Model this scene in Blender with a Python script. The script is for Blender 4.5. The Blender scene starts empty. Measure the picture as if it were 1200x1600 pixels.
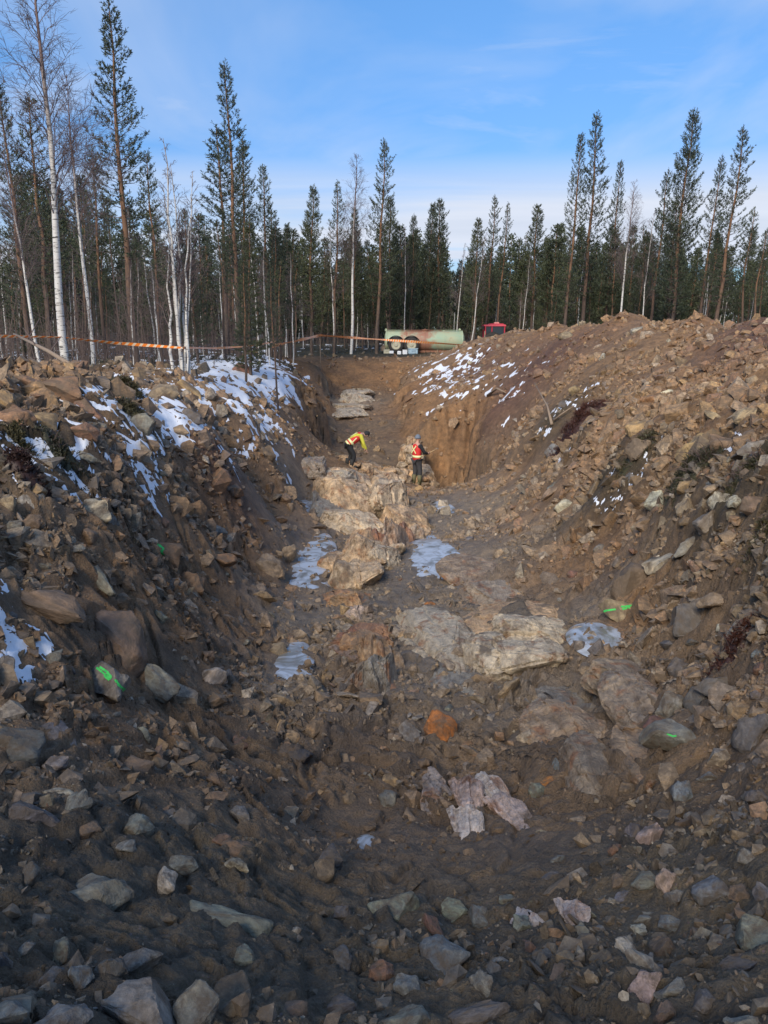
import bpy, bmesh, math, random
import numpy as np
from mathutils import Vector, Matrix, Quaternion, Euler
from mathutils.bvhtree import BVHTree

R = math.radians
rng = random.Random(7)
nr = np.random.default_rng(11)
S = bpy.context.scene
COL = S.collection

# ------------------------------------------------------------------ camera
F = 1232.0                       # focal length in pixels of the 1200x1600 picture
PITCH = math.atan(285 / F)
EYE = 1.7
cam_d = bpy.data.cameras.new('camera')
cam = bpy.data.objects.new('camera', cam_d)
COL.objects.link(cam)
cam.location = (0, 0, EYE)
cam.rotation_euler = (math.pi / 2 - PITCH, 0, 0)
cam_d.sensor_fit = 'VERTICAL'
cam_d.angle_y = 2 * math.atan(800 / F)
cam_d.clip_start = 0.05
cam_d.clip_end = 3000
S.camera = cam

# ------------------------------------------------------------------ sky, sun, exposure
SUN_EL, SUN_AZ = R(33), R(200)    # azimuth clockwise from +Y (the view direction); behind the camera to the left
w = bpy.data.worlds.new('World')
S.world = w
w.use_nodes = True
nt = w.node_tree
nt.nodes.clear()
def N(t, kind, **kw):
    n = t.nodes.new(kind)
    for k, v in kw.items():
        setattr(n, k, v)
    return n
wo = N(nt, 'ShaderNodeOutputWorld')
bg = N(nt, 'ShaderNodeBackground')
bg.inputs[1].default_value = 0.096
sky = N(nt, 'ShaderNodeTexSky', sky_type='NISHITA')
sky.sun_disc = False
sky.sun_elevation = SUN_EL
sky.sun_rotation = SUN_AZ
sky.air_density = 1.0
sky.dust_density = 0.3
sky.ozone_density = 3.0
tc = N(nt, 'ShaderNodeTexCoord')
sep = N(nt, 'ShaderNodeSeparateXYZ')
nt.links.new(tc.outputs['Generated'], sep.inputs[0])
def math_node(t, op, a, b=None, c=None, clamp=False):
    n = N(t, 'ShaderNodeMath', operation=op)
    n.use_clamp = clamp
    for i, v in enumerate((a, b, c)):
        if v is None: continue
        if isinstance(v, (int, float)): n.inputs[i].default_value = v
        else: t.links.new(v, n.inputs[i])
    return n.outputs[0]
def ramp(t, fac, stops, interp='LINEAR'):
    n = N(t, 'ShaderNodeValToRGB')
    n.color_ramp.interpolation = interp
    els = n.color_ramp.elements
    while len(els) < len(stops): els.new(0.5)
    for e, (p, c) in zip(els, stops):
        e.position = p
        e.color = (c, c, c, 1) if isinstance(c, (int, float)) else (*c, 1)
    t.links.new(fac, n.inputs[0])
    return n.outputs[0]
def mixc(t, fac, a, b, mode='MIX'):
    n = N(t, 'ShaderNodeMix', data_type='RGBA', blend_type=mode)
    n.clamp_factor = True
    for sock, v in ((n.inputs[0], fac), (n.inputs[6], a), (n.inputs[7], b)):
        if isinstance(v, (int, float)): sock.default_value = v
        elif isinstance(v, tuple): sock.default_value = (*v, 1) if len(v) == 3 else v
        else: t.links.new(v, sock)
    return n.outputs[2]
def noise(t, vec, scale, detail=4, rough=0.55, dist=0.0):
    n = N(t, 'ShaderNodeTexNoise')
    n.inputs['Scale'].default_value = scale
    n.inputs['Detail'].default_value = detail
    n.inputs['Roughness'].default_value = rough
    n.inputs['Distortion'].default_value = dist
    if vec is not None: t.links.new(vec, n.inputs['Vector'])
    return n.outputs[0]
def mapping(t, vec, loc=(0, 0, 0), scale=(1, 1, 1), rot=(0, 0, 0)):
    n = N(t, 'ShaderNodeMapping')
    n.inputs['Location'].default_value = loc
    n.inputs['Scale'].default_value = scale
    n.inputs['Rotation'].default_value = rot
    t.links.new(vec, n.inputs['Vector'])
    return n.outputs[0]
# clouds on a plane overhead: direction / (z + k)
zz = math_node(nt, 'ADD', math_node(nt, 'MAXIMUM', sep.outputs[2], 0.0), 0.11)
comb = N(nt, 'ShaderNodeCombineXYZ')
nt.links.new(math_node(nt, 'DIVIDE', sep.outputs[0], zz), comb.inputs[0])
nt.links.new(math_node(nt, 'DIVIDE', sep.outputs[1], zz), comb.inputs[1])
veil = ramp(nt, noise(nt, mapping(nt, comb.outputs[0], (1.1, 2.3, 0), (0.9, 0.55, 1), (0, 0, 0.5)), 1.0, 6, 0.52, 0.5), [(0.44, 0.0), (0.70, 1.0)])
bank = ramp(nt, noise(nt, mapping(nt, comb.outputs[0], (4.4, 0.55, 0), (0.16, 0.75, 1)), 1.0, 6, 0.5, 0.25), [(0.36, 0.0), (0.50, 1.0)])
lowm = ramp(nt, sep.outputs[2], [(0.0, 1.0), (0.14, 1.0), (0.20, 0.0)])
puff = ramp(nt, noise(nt, mapping(nt, comb.outputs[0], (7.7, 4.1, 0), (0.5, 0.9, 1)), 1.6, 7, 0.6, 0.3), [(0.58, 0.0), (0.70, 1.0)])
c1 = math_node(nt, 'MULTIPLY', veil, 0.55)
c2 = math_node(nt, 'MULTIPLY', math_node(nt, 'MULTIPLY', bank, lowm), 1.0)
c3 = math_node(nt, 'MULTIPLY', puff, 0.35)
cm = math_node(nt, 'MAXIMUM', math_node(nt, 'MAXIMUM', c1, c2), c3, clamp=True)
skyc = mixc(nt, 1.0, mixc(nt, 1.0, sky.outputs[0], (0.62, 0.96, 1.14), 'MULTIPLY'), ramp(nt, sep.outputs[2], [(0.0, (.54, .47, .50)), (0.16, (.70, .62, .70)), (0.42, (1.0, .97, 1.0))]), 'MULTIPLY')
cc = mixc(nt, noise(nt, mapping(nt, comb.outputs[0], (2, 1, 0), (0.4, 1.6, 1)), 1.5, 4), (3.3, 3.8, 4.7), (4.9, 5.2, 5.9))
nt.links.new(mixc(nt, cm, skyc, cc), bg.inputs[0])
nt.links.new(bg.outputs[0], wo.inputs[0])

sun_d = bpy.data.lights.new('sun', 'SUN')
sun_d.energy = 2.3
sun_d.angle = R(24)
sun_d.color = (1.0, 0.88, 0.72)
sun = bpy.data.objects.new('sun', sun_d)
COL.objects.link(sun)
sdir = Vector((math.sin(SUN_AZ) * math.cos(SUN_EL), math.cos(SUN_AZ) * math.cos(SUN_EL), math.sin(SUN_EL)))
sun.rotation_euler = sdir.to_track_quat('Z', 'Y').to_euler()
sun.location = sdir * 60

S.view_settings.view_transform = 'Standard'
S.view_settings.look = 'None'
S.view_settings.gamma = 1
S.view_settings.use_curve_mapping = False
S.view_settings.exposure = 0.86
S.render.engine = 'CYCLES'

# ------------------------------------------------------------------ helpers
def unproj(px, py, d):
    """World point on the ray of a picture point at forward distance d."""
    a, b = (px - 600) / F, (800 - py) / F
    c, s = math.cos(PITCH), math.sin(PITCH)
    dy, dz = c + b * s, -s + b * c
    t = d / dy
    return Vector((a * t, d, EYE + dz * t))

def tag(o, label=None, cat=None, group=None, kind=None):
    if label: o['label'] = label
    if cat: o['category'] = cat
    if group: o['group'] = group
    if kind: o['kind'] = kind
    return o

def link(name, me, mat=None, parent=None):
    o = bpy.data.objects.new(name, me)
    COL.objects.link(o)
    if mat is not None and me is not None and not me.materials: me.materials.append(mat)
    if parent is not None: o.parent = parent
    return o

def empty(name, loc=(0, 0, 0), rz=0.0, scale=1.0):
    o = bpy.data.objects.new(name, None)
    o.empty_display_size = 0.2
    COL.objects.link(o)
    o.location = loc
    o.rotation_euler = (0, 0, rz)
    o.scale = (scale,) * 3
    return o

def copy_tree(root, kids):
    c = root.copy(); COL.objects.link(c)
    for k in kids:
        kc = k.copy(); COL.objects.link(kc); kc.parent = c
    return c

def np_mesh(name, V, T, smooth=False, col=None):
    """Mesh from numpy arrays; T is (n,3) or (n,4); col per-vertex rgb."""
    V = np.asarray(V, dtype=np.float32); T = np.asarray(T, dtype=np.int32)
    k = T.shape[1]
    me = bpy.data.meshes.new(name)
    me.vertices.add(len(V)); me.vertices.foreach_set('co', V.ravel())
    me.loops.add(T.size); me.loops.foreach_set('vertex_index', T.ravel())
    me.polygons.add(len(T))
    me.polygons.foreach_set('loop_start', np.arange(0, T.size, k, dtype=np.int32))
    if hasattr(me.polygons[0], 'use_smooth'):
        me.polygons.foreach_set('use_smooth', np.full(len(T), smooth))
    if col is not None:
        a = me.color_attributes.new('Col', 'FLOAT_COLOR', 'POINT')
        c4 = np.ones((len(V), 4), dtype=np.float32); c4[:, :col.shape[1]] = col
        a.data.foreach_set('color', c4.ravel())
    me.update(calc_edges=True)
    me.validate()
    return me

class MB:
    """Collects simple solids; build() makes one mesh object."""
    def __init__(self): self.v, self.f = [], []
    def add(self, vs, fs, M=None):
        n = len(self.v)
        self.v += [tuple(M @ Vector(p)) if M else tuple(p) for p in vs]
        self.f += [tuple(i + n for i in f) for f in fs]
        return self
    def box(self, c, s, rot=None, taper=1.0):
        M = Matrix.Translation(c) @ (rot.to_matrix().to_4x4() if rot else Matrix())
        x, y, z = s[0] / 2, s[1] / 2, s[2] / 2
        vs = [(-x, -y, -z), (x, -y, -z), (x, y, -z), (-x, y, -z)] + [(a * taper, b * taper, z) for a, b in ((-x, -y), (x, -y), (x, y), (-x, y))]
        return self.add(vs, [(3, 2, 1, 0), (4, 5, 6, 7), (0, 1, 5, 4), (1, 2, 6, 5), (2, 3, 7, 6), (3, 0, 4, 7)], M)
    def tube(self, pts, rad, n=8, cap=True, ref=None):
        pts = [Vector(p) for p in pts]
        if isinstance(rad, (int, float)): rad = [rad] * len(pts)
        vs, fs = [], []
        prev = None
        for i, p in enumerate(pts):
            t = (pts[min(i + 1, len(pts) - 1)] - pts[max(i - 1, 0)]).normalized()
            if prev is None:
                a = Vector(ref) if ref else (Vector((0, 0, 1)) if abs(t.z) < 0.9 else Vector((1, 0, 0)))
                a = (a - t * a.dot(t)).normalized()
            else: a = (prev - t * prev.dot(t)).normalized()
            prev = a
            b = t.cross(a)
            r = rad[i]
            ra, rb = r if isinstance(r, tuple) else (r, r)
            for k in range(n):
                th = 2 * math.pi * k / n
                vs.append(p + a * (ra * math.cos(th)) + b * (rb * math.sin(th)))
        for i in range(len(pts) - 1):
            for k in range(n):
                k2 = (k + 1) % n
                fs.append((i * n + k, i * n + k2, (i + 1) * n + k2, (i + 1) * n + k))
        if cap:
            fs.append(tuple(range(n - 1, -1, -1)))
            fs.append(tuple((len(pts) - 1) * n + k for k in range(n)))
        return self.add(vs, fs)
    def lathe(self, prof, axis, origin=(0, 0, 0), n=24, cap=True):
        """prof: (position along axis, radius)."""
        ax, ea, eb = {'x': ((1, 0, 0), (0, 1, 0), (0, 0, 1)), 'y': ((0, 1, 0), (0, 0, 1), (1, 0, 0)), 'z': ((0, 0, 1), (1, 0, 0), (0, 1, 0))}[axis]
        ax, ea, eb, o = Vector(ax), Vector(ea), Vector(eb), Vector(origin)
        m = len(prof); vs, fs = [], []
        for a, r in prof:
            for k in range(n):
                th = 2 * math.pi * k / n
                vs.append(o + ax * a + (ea * math.cos(th) + eb * math.sin(th)) * max(r, 1e-4))
        for i in range(m - 1):
            for k in range(n):
                k2 = (k + 1) % n
                fs.append((i * n + k, i * n + k2, (i + 1) * n + k2, (i + 1) * n + k))
        if cap: fs += [tuple(range(n - 1, -1, -1)), tuple((m - 1) * n + k for k in range(n))]
        return self.add(vs, fs)
    def ball(self, c, r, n=8, m=6):
        c = Vector(c); rx, ry, rz = r if isinstance(r, tuple) else (r, r, r)
        vs = [(c.x, c.y, c.z + rz)]
        for i in range(1, m):
            ph = math.pi * i / m
            for k in range(n):
                th = 2 * math.pi * k / n
                vs.append((c.x + rx * math.sin(ph) * math.cos(th), c.y + ry * math.sin(ph) * math.sin(th), c.z + rz * math.cos(ph)))
        vs.append((c.x, c.y, c.z - rz))
        fs = [(0, 1 + k, 1 + (k + 1) % n) for k in range(n)]
        for i in range(m - 2):
            a, b = 1 + i * n, 1 + (i + 1) * n
            fs += [(a + k, b + k, b + (k + 1) % n, a + (k + 1) % n) for k in range(n)]
        a = 1 + (m - 2) * n
        fs += [(a + (k + 1) % n, a + k, len(vs) - 1) for k in range(n)]
        return self.add(vs, fs)
    def mesh(self, name, smooth=False):
        me = bpy.data.meshes.new(name)
        me.from_pydata(self.v, [], self.f)
        if smooth:
            me.polygons.foreach_set('use_smooth', [True] * len(me.polygons))
        me.update()
        return me
    def build(self, name, mat, parent=None, smooth=False):
        return link(name, self.mesh(name, smooth), mat, parent)

# ---- numpy noise
def _h(ix, iy, seed):
    h = (ix.astype(np.int64) * 374761393 + iy.astype(np.int64) * 668265263 + seed * 1442695041) & 0xffffffff
    h = ((h ^ (h >> 13)) * 1274126177) & 0xffffffff
    h = ((h ^ (h >> 16)) * 2246822519) & 0xffffffff
    return ((h ^ (h >> 15)) & 0xffffff) / float(0xffffff)
def perlin(x, y, seed=0):
    ix, iy = np.floor(x), np.floor(y)
    fx, fy = x - ix, y - iy
    u, v = fx * fx * fx * (fx * (fx * 6 - 15) + 10), fy * fy * fy * (fy * (fy * 6 - 15) + 10)
    def g(a, b):
        t = _h(ix + a, iy + b, seed) * 2 * np.pi
        return np.cos(t) * (fx - a) + np.sin(t) * (fy - b)
    n0 = g(0, 0) * (1 - u) + g(1, 0) * u
    n1 = g(0, 1) * (1 - u) + g(1, 1) * u
    return (n0 * (1 - v) + n1 * v) * 1.5
def fbm(x, y, seed=0, oct=4, gain=0.5):
    s = 0; a = 1.0
    for o in range(oct):
        s = s + a * perlin(x * 2 ** o, y * 2 ** o, seed + o * 17); a *= gain
    return s
def cells(x, y, seed=0):
    ix, iy = np.floor(x), np.floor(y)
    F1 = np.full(x.shape, 9.0); F2 = np.full(x.shape, 9.0)
    idv = np.zeros(x.shape); CX = np.zeros(x.shape); CY = np.zeros(x.shape)
    for a in (-1, 0, 1):
        for b in (-1, 0, 1):
            jx, jy = ix + a, iy + b
            cx = jx + _h(jx, jy, seed); cy = jy + _h(jx, jy, seed + 5)
            d = np.hypot(x - cx, y - cy)
            closer = d < F1
            F2 = np.where(closer, F1, np.minimum(F2, d))
            idv = np.where(closer, _h(jx, jy, seed + 9), idv)
            CX = np.where(closer, cx, CX); CY = np.where(closer, cy, CY)
            F1 = np.where(closer, d, F1)
    return F1, F2, idv, CX, CY
def smooth01(x, a, b):
    t = np.clip((x - a) / (b - a), 0, 1)
    return t * t * (3 - 2 * t)

# ------------------------------------------------------------------ terrain control points
# (px, py, distance, soil, rockiness, snow, rock tint 0 grey .. 1 tan, bedrock, wet)
SOIL = {'o': (0.27, 0.150, 0.070), 'b': (0.28, 0.170, 0.090), 'd': (0.22, 0.152, 0.095), 'g': (0.28, 0.220, 0.160),
        'f': (0.150, 0.118, 0.080), 'r': (0.17, 0.088, 0.055), 'h': (0.050, 0.042, 0.024), 's': (0.17, 0.14, 0.11)}
CP = []
def P(px, py, d, soil, rock=0.5, snow=0.0, tint=0.5, bed=0.0, wet=0.0):
    v = unproj(px, py, d)
    CP.append((v.x, v.y, v.z, *SOIL[soil], rock, snow, tint, bed, wet))
def W(x, y, z, soil, rock=0.2, snow=0.0, tint=0.5, bed=0.0, wet=0.0):
    CP.append((x, y, z, *SOIL[soil], rock, snow, tint, bed, wet))
# near edge
for x in (-3, -1.2, 0, 1.2, 3):
    W(x, -0.6, 0.05 + abs(x) * 0.1, 'f', 0.5); W(x, 0.6, -0.02 + abs(x) * 0.12, 'f', 0.6)
for px, d in ((-120, 1.6), (60, 1.8), (250, 1.95), (450, 2.1), (650, 2.15), (850, 2.1), (1050, 1.95), (1250, 1.8)):
    P(px, 1590, d, 'f', 0.62, 0, 0.2)
for px, d, rk in ((-120, 2.3, .7), (60, 2.5, .5), (250, 2.75, .4), (420, 3.0, .4), (560, 3.35, .4), (700, 3.4, .6), (850, 3.2, .6), (1020, 3.0, .9), (1200, 2.7, .9), (1330, 2.4, .9)):
    P(px, 1450, d, 'f', rk * .65, 0, 0.2)
for px, d, rk in ((-150, 2.9, .6), (0, 3.1, .5), (150, 3.4, .4), (300, 3.9, .4), (460, 4.5, .3), (560, 5.2, .1), (700, 5.0, .2), (850, 4.6, .1), (1000, 4.3, .5), (1120, 3.8, .7), (1230, 3.3, .9), (1340, 3, .9)):
    P(px, 1310, d, 'f' if px > 900 or px < 400 else 'd', rk * .7, 0, 0.25, 0, 0.4 if 500 < px < 900 else 0)
for px, d, so, rk in ((-150, 3.6, 'd', .6), (0, 3.9, 'd', .7), (120, 4.3, 'd', .4), (260, 5.0, 'd', .4), (400, 6.0, 'd', .4), (550, 6.5, 'd', .4), (700, 6.5, 'd', .4), (850, 6.4, 'd', .2), (960, 6.1, 'd', .2), (1050, 5.5, 'd', .6), (1150, 4.8, 'd', .9), (1250, 4.2, 'd', 1), (1350, 3.8, 'd', 1)):
    P(px, 1190, d, so, rk * .8, 0, 0.3)
for px, d, so, rk, bd, wt in ((-150, 4.4, 'd', .8, 0, 0), (0, 4.7, 'd', .7, 0, 0), (120, 5.2, 'b', .4, 0, 0), (260, 6.8, 'd', .3, 0, 0), (360, 7.9, 'd', .4, 0, .2), (430, 8.3, 'g', .3, 0, .8), (550, 8.7, 'd', .6, 0, .3), (650, 8.6, 'g', .3, 0, .7), (740, 8.6, 'g', .3, .4, .3), (840, 8.5, 'g', .2, .6, .2), (940, 8.1, 'g', .1, .7, .3), (1020, 7.6, 'd', .5, .1, 0), (1100, 6.9, 'd', .9, 0, 0), (1200, 5.6, 'd', 1, 0, 0), (1330, 4.8, 'd', 1, 0, 0)):
    P(px, 1065, d, so, rk, 0, 0.35, bd, wt)
for px, d, so, rk, bd, wt, sn in ((-150, 5.0, 'd', .9, 0, 0, .3), (0, 5.4, 'd', .9, 0, 0, .35), (80, 5.9, 'd', .9, 0, 0, .1), (180, 6.8, 'b', .3, 0, 0, 0), (280, 8.6, 'b', .3, 0, 0, 0), (370, 10.3, 'b', .4, 0, 0, 0), (430, 11.0, 'g', .4, 0, .6, 0), (480, 11.4, 'g', .1, 0, 1, 0), (560, 11.5, 'g', .5, .2, .3, 0), (640, 11.3, 'g', .2, 0, .8, 0), (720, 11.3, 'g', .2, .4, .4, 0), (820, 11.0, 's', .1, .9, .1, 0), (920, 10.4, 'g', .3, .3, .5, 0), (980, 9.6, 'b', .5, 0, 0, 0), (1060, 8.7, 'd', .9, 0, 0, 0), (1150, 7.4, 'd', 1, 0, 0, 0), (1230, 6.3, 'd', 1, 0, 0, 0), (1350, 5.4, 'd', 1, 0, 0, 0)):
    P(px, 960, d, so, rk, sn, 0.35, bd, wt)
for px, d, so, rk, wt in ((-150, 5.8, 'd', .9, 0), (0, 6.2, 'd', 1, 0), (100, 6.9, 'd', .8, 0), (200, 8.1, 'b', .4, 0), (300, 10.6, 'b', .5, 0), (380, 13.0, 'b', .5, 0), (440, 14.2, 'd', .4, .3), (480, 15, 'g', .1, 1), (560, 15.3, 'g', .4, .2), (640, 15.3, 'g', .2, .8), (740, 15.0, 'g', .2, .7), (800, 14.4, 'g', .3, 0), (880, 13.0, 'b', .4, 0), (960, 12.0, 'b', .55, 0), (1040, 10.2, 'd', .95, 0), (1130, 8.4, 'd', 1, 0), (1220, 7.0, 'h', .7, 0), (1350, 6.1, 'd', .9, 0)):
    P(px, 870, d, so, rk, 0.12 if px < 60 else 0, 0.45, 0, wt)
for px, d, so, rk, wt in ((-150, 6.5, 'd', .9, 0), (0, 7.0, 'd', 1, 0), (100, 8.0, 'd', .9, 0), (200, 9.6, 'd', 1, 0), (300, 12.4, 'b', 1, 0), (400, 17.2, 'b', .7, 0), (450, 20, 'd', .4, .2), (480, 21.5, 'g', .2, .5), (560, 22.5, 'g', .4, .2), (640, 22.5, 'g', .3, .5), (720, 22, 'g', .4, .5), (780, 21, 'g', .5, 0), (840, 18.5, 'b', .6, 0), (930, 15.8, 'd', 1, 0), (1030, 12.0, 'd', 1, 0), (1130, 9.4, 'h', .95, 0), (1220, 7.9, 'h', .7, 0), (1350, 6.8, 'h', .8, 0)):
    P(px, 785, d, so, rk, 0, 0.5, 0, wt)
# left bank
for px, py, d, so, rk, sn, ti in ((-150, 700, 7.0, 'h', .5, .7, .4), (0, 705, 7.9, 'h', .4, .75, .4), (90, 705, 8.8, 'h', .4, .6, .3), (170, 710, 9.9, 'd', .9, .6, .2), (260, 700, 12.2, 'd', 1, .45, .2), (340, 715, 14.2, 'r', .8, 0, .4), (420, 715, 18.5, 'b', .6, 0, .6), (490, 735, 24, 'b', .5, 0, .6),
    (-150, 640, 8.4, 'b', .9, .2, 1), (0, 640, 9.4, 'b', 1, .35, 1), (100, 645, 10.6, 'b', 1, .5, .9), (190, 640, 12.2, 'h', .5, .8, .6), (260, 640, 14.4, 'd', .7, .85, .3), (330, 650, 16.4, 'd', .9, .8, .2), (400, 655, 19.8, 'd', .7, .7, .3), (450, 660, 24, 'b', .5, .2, .5),
    (-150, 590, 9.6, 'b', .9, .1, 1), (0, 590, 10.8, 'b', 1, .1, 1), (110, 585, 12.4, 'b', 1, .1, 1), (200, 592, 16.0, 'b', .8, .4, .9), (290, 592, 20.0, 'b', .8, .6, .8), (370, 594, 25.5, 'd', .6, .9, .4), (440, 592, 31, 'd', .5, .9, .4), (480, 602, 34, 'b', .4, .35, .5),
    (180, 573, 19.5, 'h', .5, .3, .8), (300, 572, 25, 'h', .6, .5, .8), (400, 572, 33, 'h', .4, .9, .5), (460, 570, 40, 'h', .3, .5, .5), (505, 566, 46, 'h', .3, .2, .5),
    (470, 640, 29.5, 'b', .4, .1, .5), (488, 690, 28.2, 'b', .5, 0, .5), (505, 735, 26.5, 'b', .4, 0, .7)):
    P(px, py, d, so, rk, sn, ti)
# pit floor round the people and the trench behind
for px, py, d, so, rk, bd in ((545, 742, 26.8, 'b', .6, .2), (600, 748, 27.2, 'b', .6, 0), (650, 757, 27.4, 'b', .5, 0), (700, 752, 30.0, 'd', .3, 0), (735, 752, 28.5, 'd', .3, 0),
    (530, 720, 30, 'd', .4, 0), (600, 735, 30.5, 'd', .4, 0), (660, 748, 31, 'd', .3, 0),
    (512, 700, 31.5, 'd', .3, 0), (540, 690, 34, 'd', .4, .2), (600, 690, 34.5, 'd', .5, 0), (640, 690, 35, 'd', .4, 0),
    (510, 650, 39, 'd', .2, .2), (550, 655, 39, 'd', .3, .6), (600, 655, 39.5, 'd', .3, .2), (622, 660, 39, 'd', .2, 0),
    (520, 618, 45.5, 'g', .2, .6), (560, 616, 46, 'g', .2, .6), (610, 618, 46, 'd', .3, 0),
    (515, 598, 50.5, 'o', .2, 0), (560, 597, 51, 'o', .2, 0), (620, 597, 51, 'o', .2, 0),
    (515, 566, 52.5, 'o', .4, 0), (560, 564, 53, 'o', .4, 0), (630, 563, 53, 'o', .4, 0),
    (500, 558, 56, 'h', .3, 0), (560, 556, 57, 'h', .2, 0), (640, 557, 57, 'h', .2, 0)):
    P(px, py, d, so, rk, 0, .6, bd)
# far trench left wall (steep) and lip
for px, py, d in ((486, 600, 36), (486, 590, 44), (498, 572, 49)):
    P(px, py, d, 'o', .3, .2, .6)
for px, py, d in ((500, 690, 31.5), (500, 640, 40), (510, 612, 47)):
    P(px, py, d, 'o', .3, 0, .6)
# right wall of the far trench, its lip, and the brown cut bank
for px, py, d, so, rk, sn in ((642, 575, 50, 'b', .4, .3), (636, 600, 45, 'o', .3, .2), (648, 625, 39, 'o', .3, .1), (690, 632, 34, 'o', .3, .1), (628, 640, 40.5, 'o', .2, 0), (640, 675, 36.5, 'o', .2, 0),
    (700, 690, 33.5, 'b', .3, 0), (740, 690, 31.5, 'b', .35, 0), (760, 640, 31, 'r', .4, .15), (745, 720, 29.5, 'd', .4, 0), (775, 730, 26.5, 'b', .4, 0), (800, 690, 27, 'b', .5, 0), (830, 650, 26, 'd', .6, .1),
    (690, 600, 40, 'b', .5, .45), (740, 600, 37, 'b', .5, .42), (700, 575, 46, 'b', .5, .45), (745, 565, 44, 'r', .4, .4), (800, 620, 31, 'r', .4, .3), (860, 660, 23, 'h', .5, .4),
    (880, 720, 18.5, 'd', .8, .1), (950, 720, 15.5, 'h', .7, .1), (900, 690, 18.5, 'h', .6, .35), (820, 740, 22.5, 'b', .6, 0), (1000, 700, 14, 'h', .7, .25), (1090, 715, 11.5, 'h', .5, .35), (1200, 715, 9.3, 'h', .4, .2), (1350, 715, 7.6, 'h', .5, .2)):
    P(px, py, d, so, rk, sn, .6)
# big spoil heap: foot, face, crest, back
for px, py, d, so, rk, ti in ((930, 655, 18, 'b', .9, .9), (1010, 665, 15, 'b', 1, 1), (1100, 665, 12.7, 'b', 1, .9), (1200, 665, 10.8, 'b', 1, .8), (1350, 665, 8.6, 'b', 1, .8),
    (760, 585, 39.5, 'r', .5, .7), (820, 575, 34, 'r', .4, .7), (880, 610, 25.5, 'b', .6, .9), (960, 600, 22, 'b', .7, 1), (1050, 600, 18.8, 'b', .8, 1), (1150, 600, 15.8, 'b', .8, 1), (1300, 600, 12.2, 'b', .8, 1),
    (800, 540, 42, 'b', .6, 1), (870, 540, 34, 'r', .4, .9), (960, 545, 27.5, 'b', .6, 1), (1060, 545, 23.5, 'b', .6, 1), (1170, 545, 19, 'r', .5, 1), (1300, 550, 15, 'b', .5, 1),
    (715, 556, 55, 'b', .5, .9), (755, 528, 51, 'b', .5, 1), (800, 510, 46, 'b', .6, 1), (870, 503, 41, 'o', .6, 1), (920, 508, 36, 'b', .4, 1), (985, 489, 32, 'o', .5, 1), (1040, 503, 28.5, 'b', .4, 1), (1100, 488, 26, 'o', .6, 1), (1200, 502, 22, 'r', .3, 1), (1320, 500, 18, 'b', .5, 1)):
    P(px, py, d, so, rk * (.9 if py < 640 else 1), .22 if px < 860 and py < 600 and py > 550 else 0, ti)
for px, py, d in ((760, 528, 54), (820, 510, 49), (890, 505, 44), (985, 489, 35), (1100, 488, 29.5), (1200, 502, 25.5), (1320, 500, 21)):
    v = unproj(px, py, d); W(v.x + 1.2, v.y + 4, max(0.2, v.z - 2.2), 'b'); W(v.x + 3, v.y + 9, 0.0, 'h', .1, .2)
for y in (9, 14, 20, 27, 35, 46, 58):
    W(-8.6 - y * 0.03, y + 2, 0.0, 'h', .15, .35); W(-12 - y * .5, y, 0.05, 'h', .1, .35)
    W(17 + y * .1, y + 4, 0.1, 'h', .1, .2)
for x in (-60, -30, -12, -4, 3, 12, 30, 60):
    W(x, 62 + abs(x) * .05, 0.0, 'h', .1, .1 if x > -5 else .35); W(x * 1.5, 90, 0.1, 'h', .1, .25); W(x * 2.5, 180, 0.2, 'h', 0, .1)
CP = np.array(CP)

def uv(x, y):
    yy = np.maximum(y + 1.5, 0.3)
    return x / yy, np.log(yy) * 0.75
cu, cv = uv(CP[:, 0], CP[:, 1])
EPS2 = 0.012 ** 2
A = np.sqrt((cu[:, None] - cu) ** 2 + (cv[:, None] - cv) ** 2 + EPS2)
vals = CP[:, 2:]
mean = vals.mean(0)
Wt = np.linalg.solve(A - np.eye(len(CP)) * 0.004, vals - mean)
def field(x, y):
    u, v = uv(x, y)
    sh = u.shape; u = u.ravel(); v = v.ravel()
    out = np.empty((len(u), vals.shape[1]), dtype=np.float32)
    c32u, c32v, w32 = cu.astype(np.float32), cv.astype(np.float32), Wt.astype(np.float32)
    for i in range(0, len(u), 40000):
        uu, vv = u[i:i + 40000].astype(np.float32), v[i:i + 40000].astype(np.float32)
        D = np.sqrt((uu[:, None] - c32u) ** 2 + (vv[:, None] - c32v) ** 2 + np.float32(EPS2))
        out[i:i + 40000] = D @ w32 + mean
    return out.reshape(sh + (vals.shape[1],))

# terrain grid: finer near the camera
def axis_rows():
    ys = [-0.9]
    while ys[-1] < 200:
        y = ys[-1]
        k = 0.0036 if 1.2 < y < 12 else (0.0058 if y < 62 else 0.03)
        if y < 1.2: k = 0.012
        ys.append(y + (y + 1.5) * k)
    return np.array(ys)
YS = axis_rows()
US = np.concatenate([np.linspace(-1.3, -0.54, 40)[:-1], np.linspace(-0.54, 0.54, 500), np.linspace(0.54, 1.3, 40)[1:]])
GY, GU = np.meshgrid(YS, US, indexing='ij')
GX = GU * (GY + 1.5)
FLD = field(GX, GY)
Z0 = FLD[..., 0]
wobx = 0.40 * fbm(GX * .6, GY * .6, 401, 4, .6) + .22 * fbm(GX * 2.2, GY * 2.2, 402, 3, .6)
def carve(xl, xr, y0, y1, zf, sl, sr, s0, s1):
    global Z0
    h = np.maximum(np.maximum((xl - GX + wobx) * sl, (GX - xr + wobx) * sr), np.maximum((y0 - GY + wobx) * s0, (GY - y1 + wobx) * s1))
    Z0 = np.minimum(Z0, zf + np.maximum(h, 0) + .25 * np.clip(h, -1, 0))
yk = [31, 35, 39, 46, 50.5]
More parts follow.
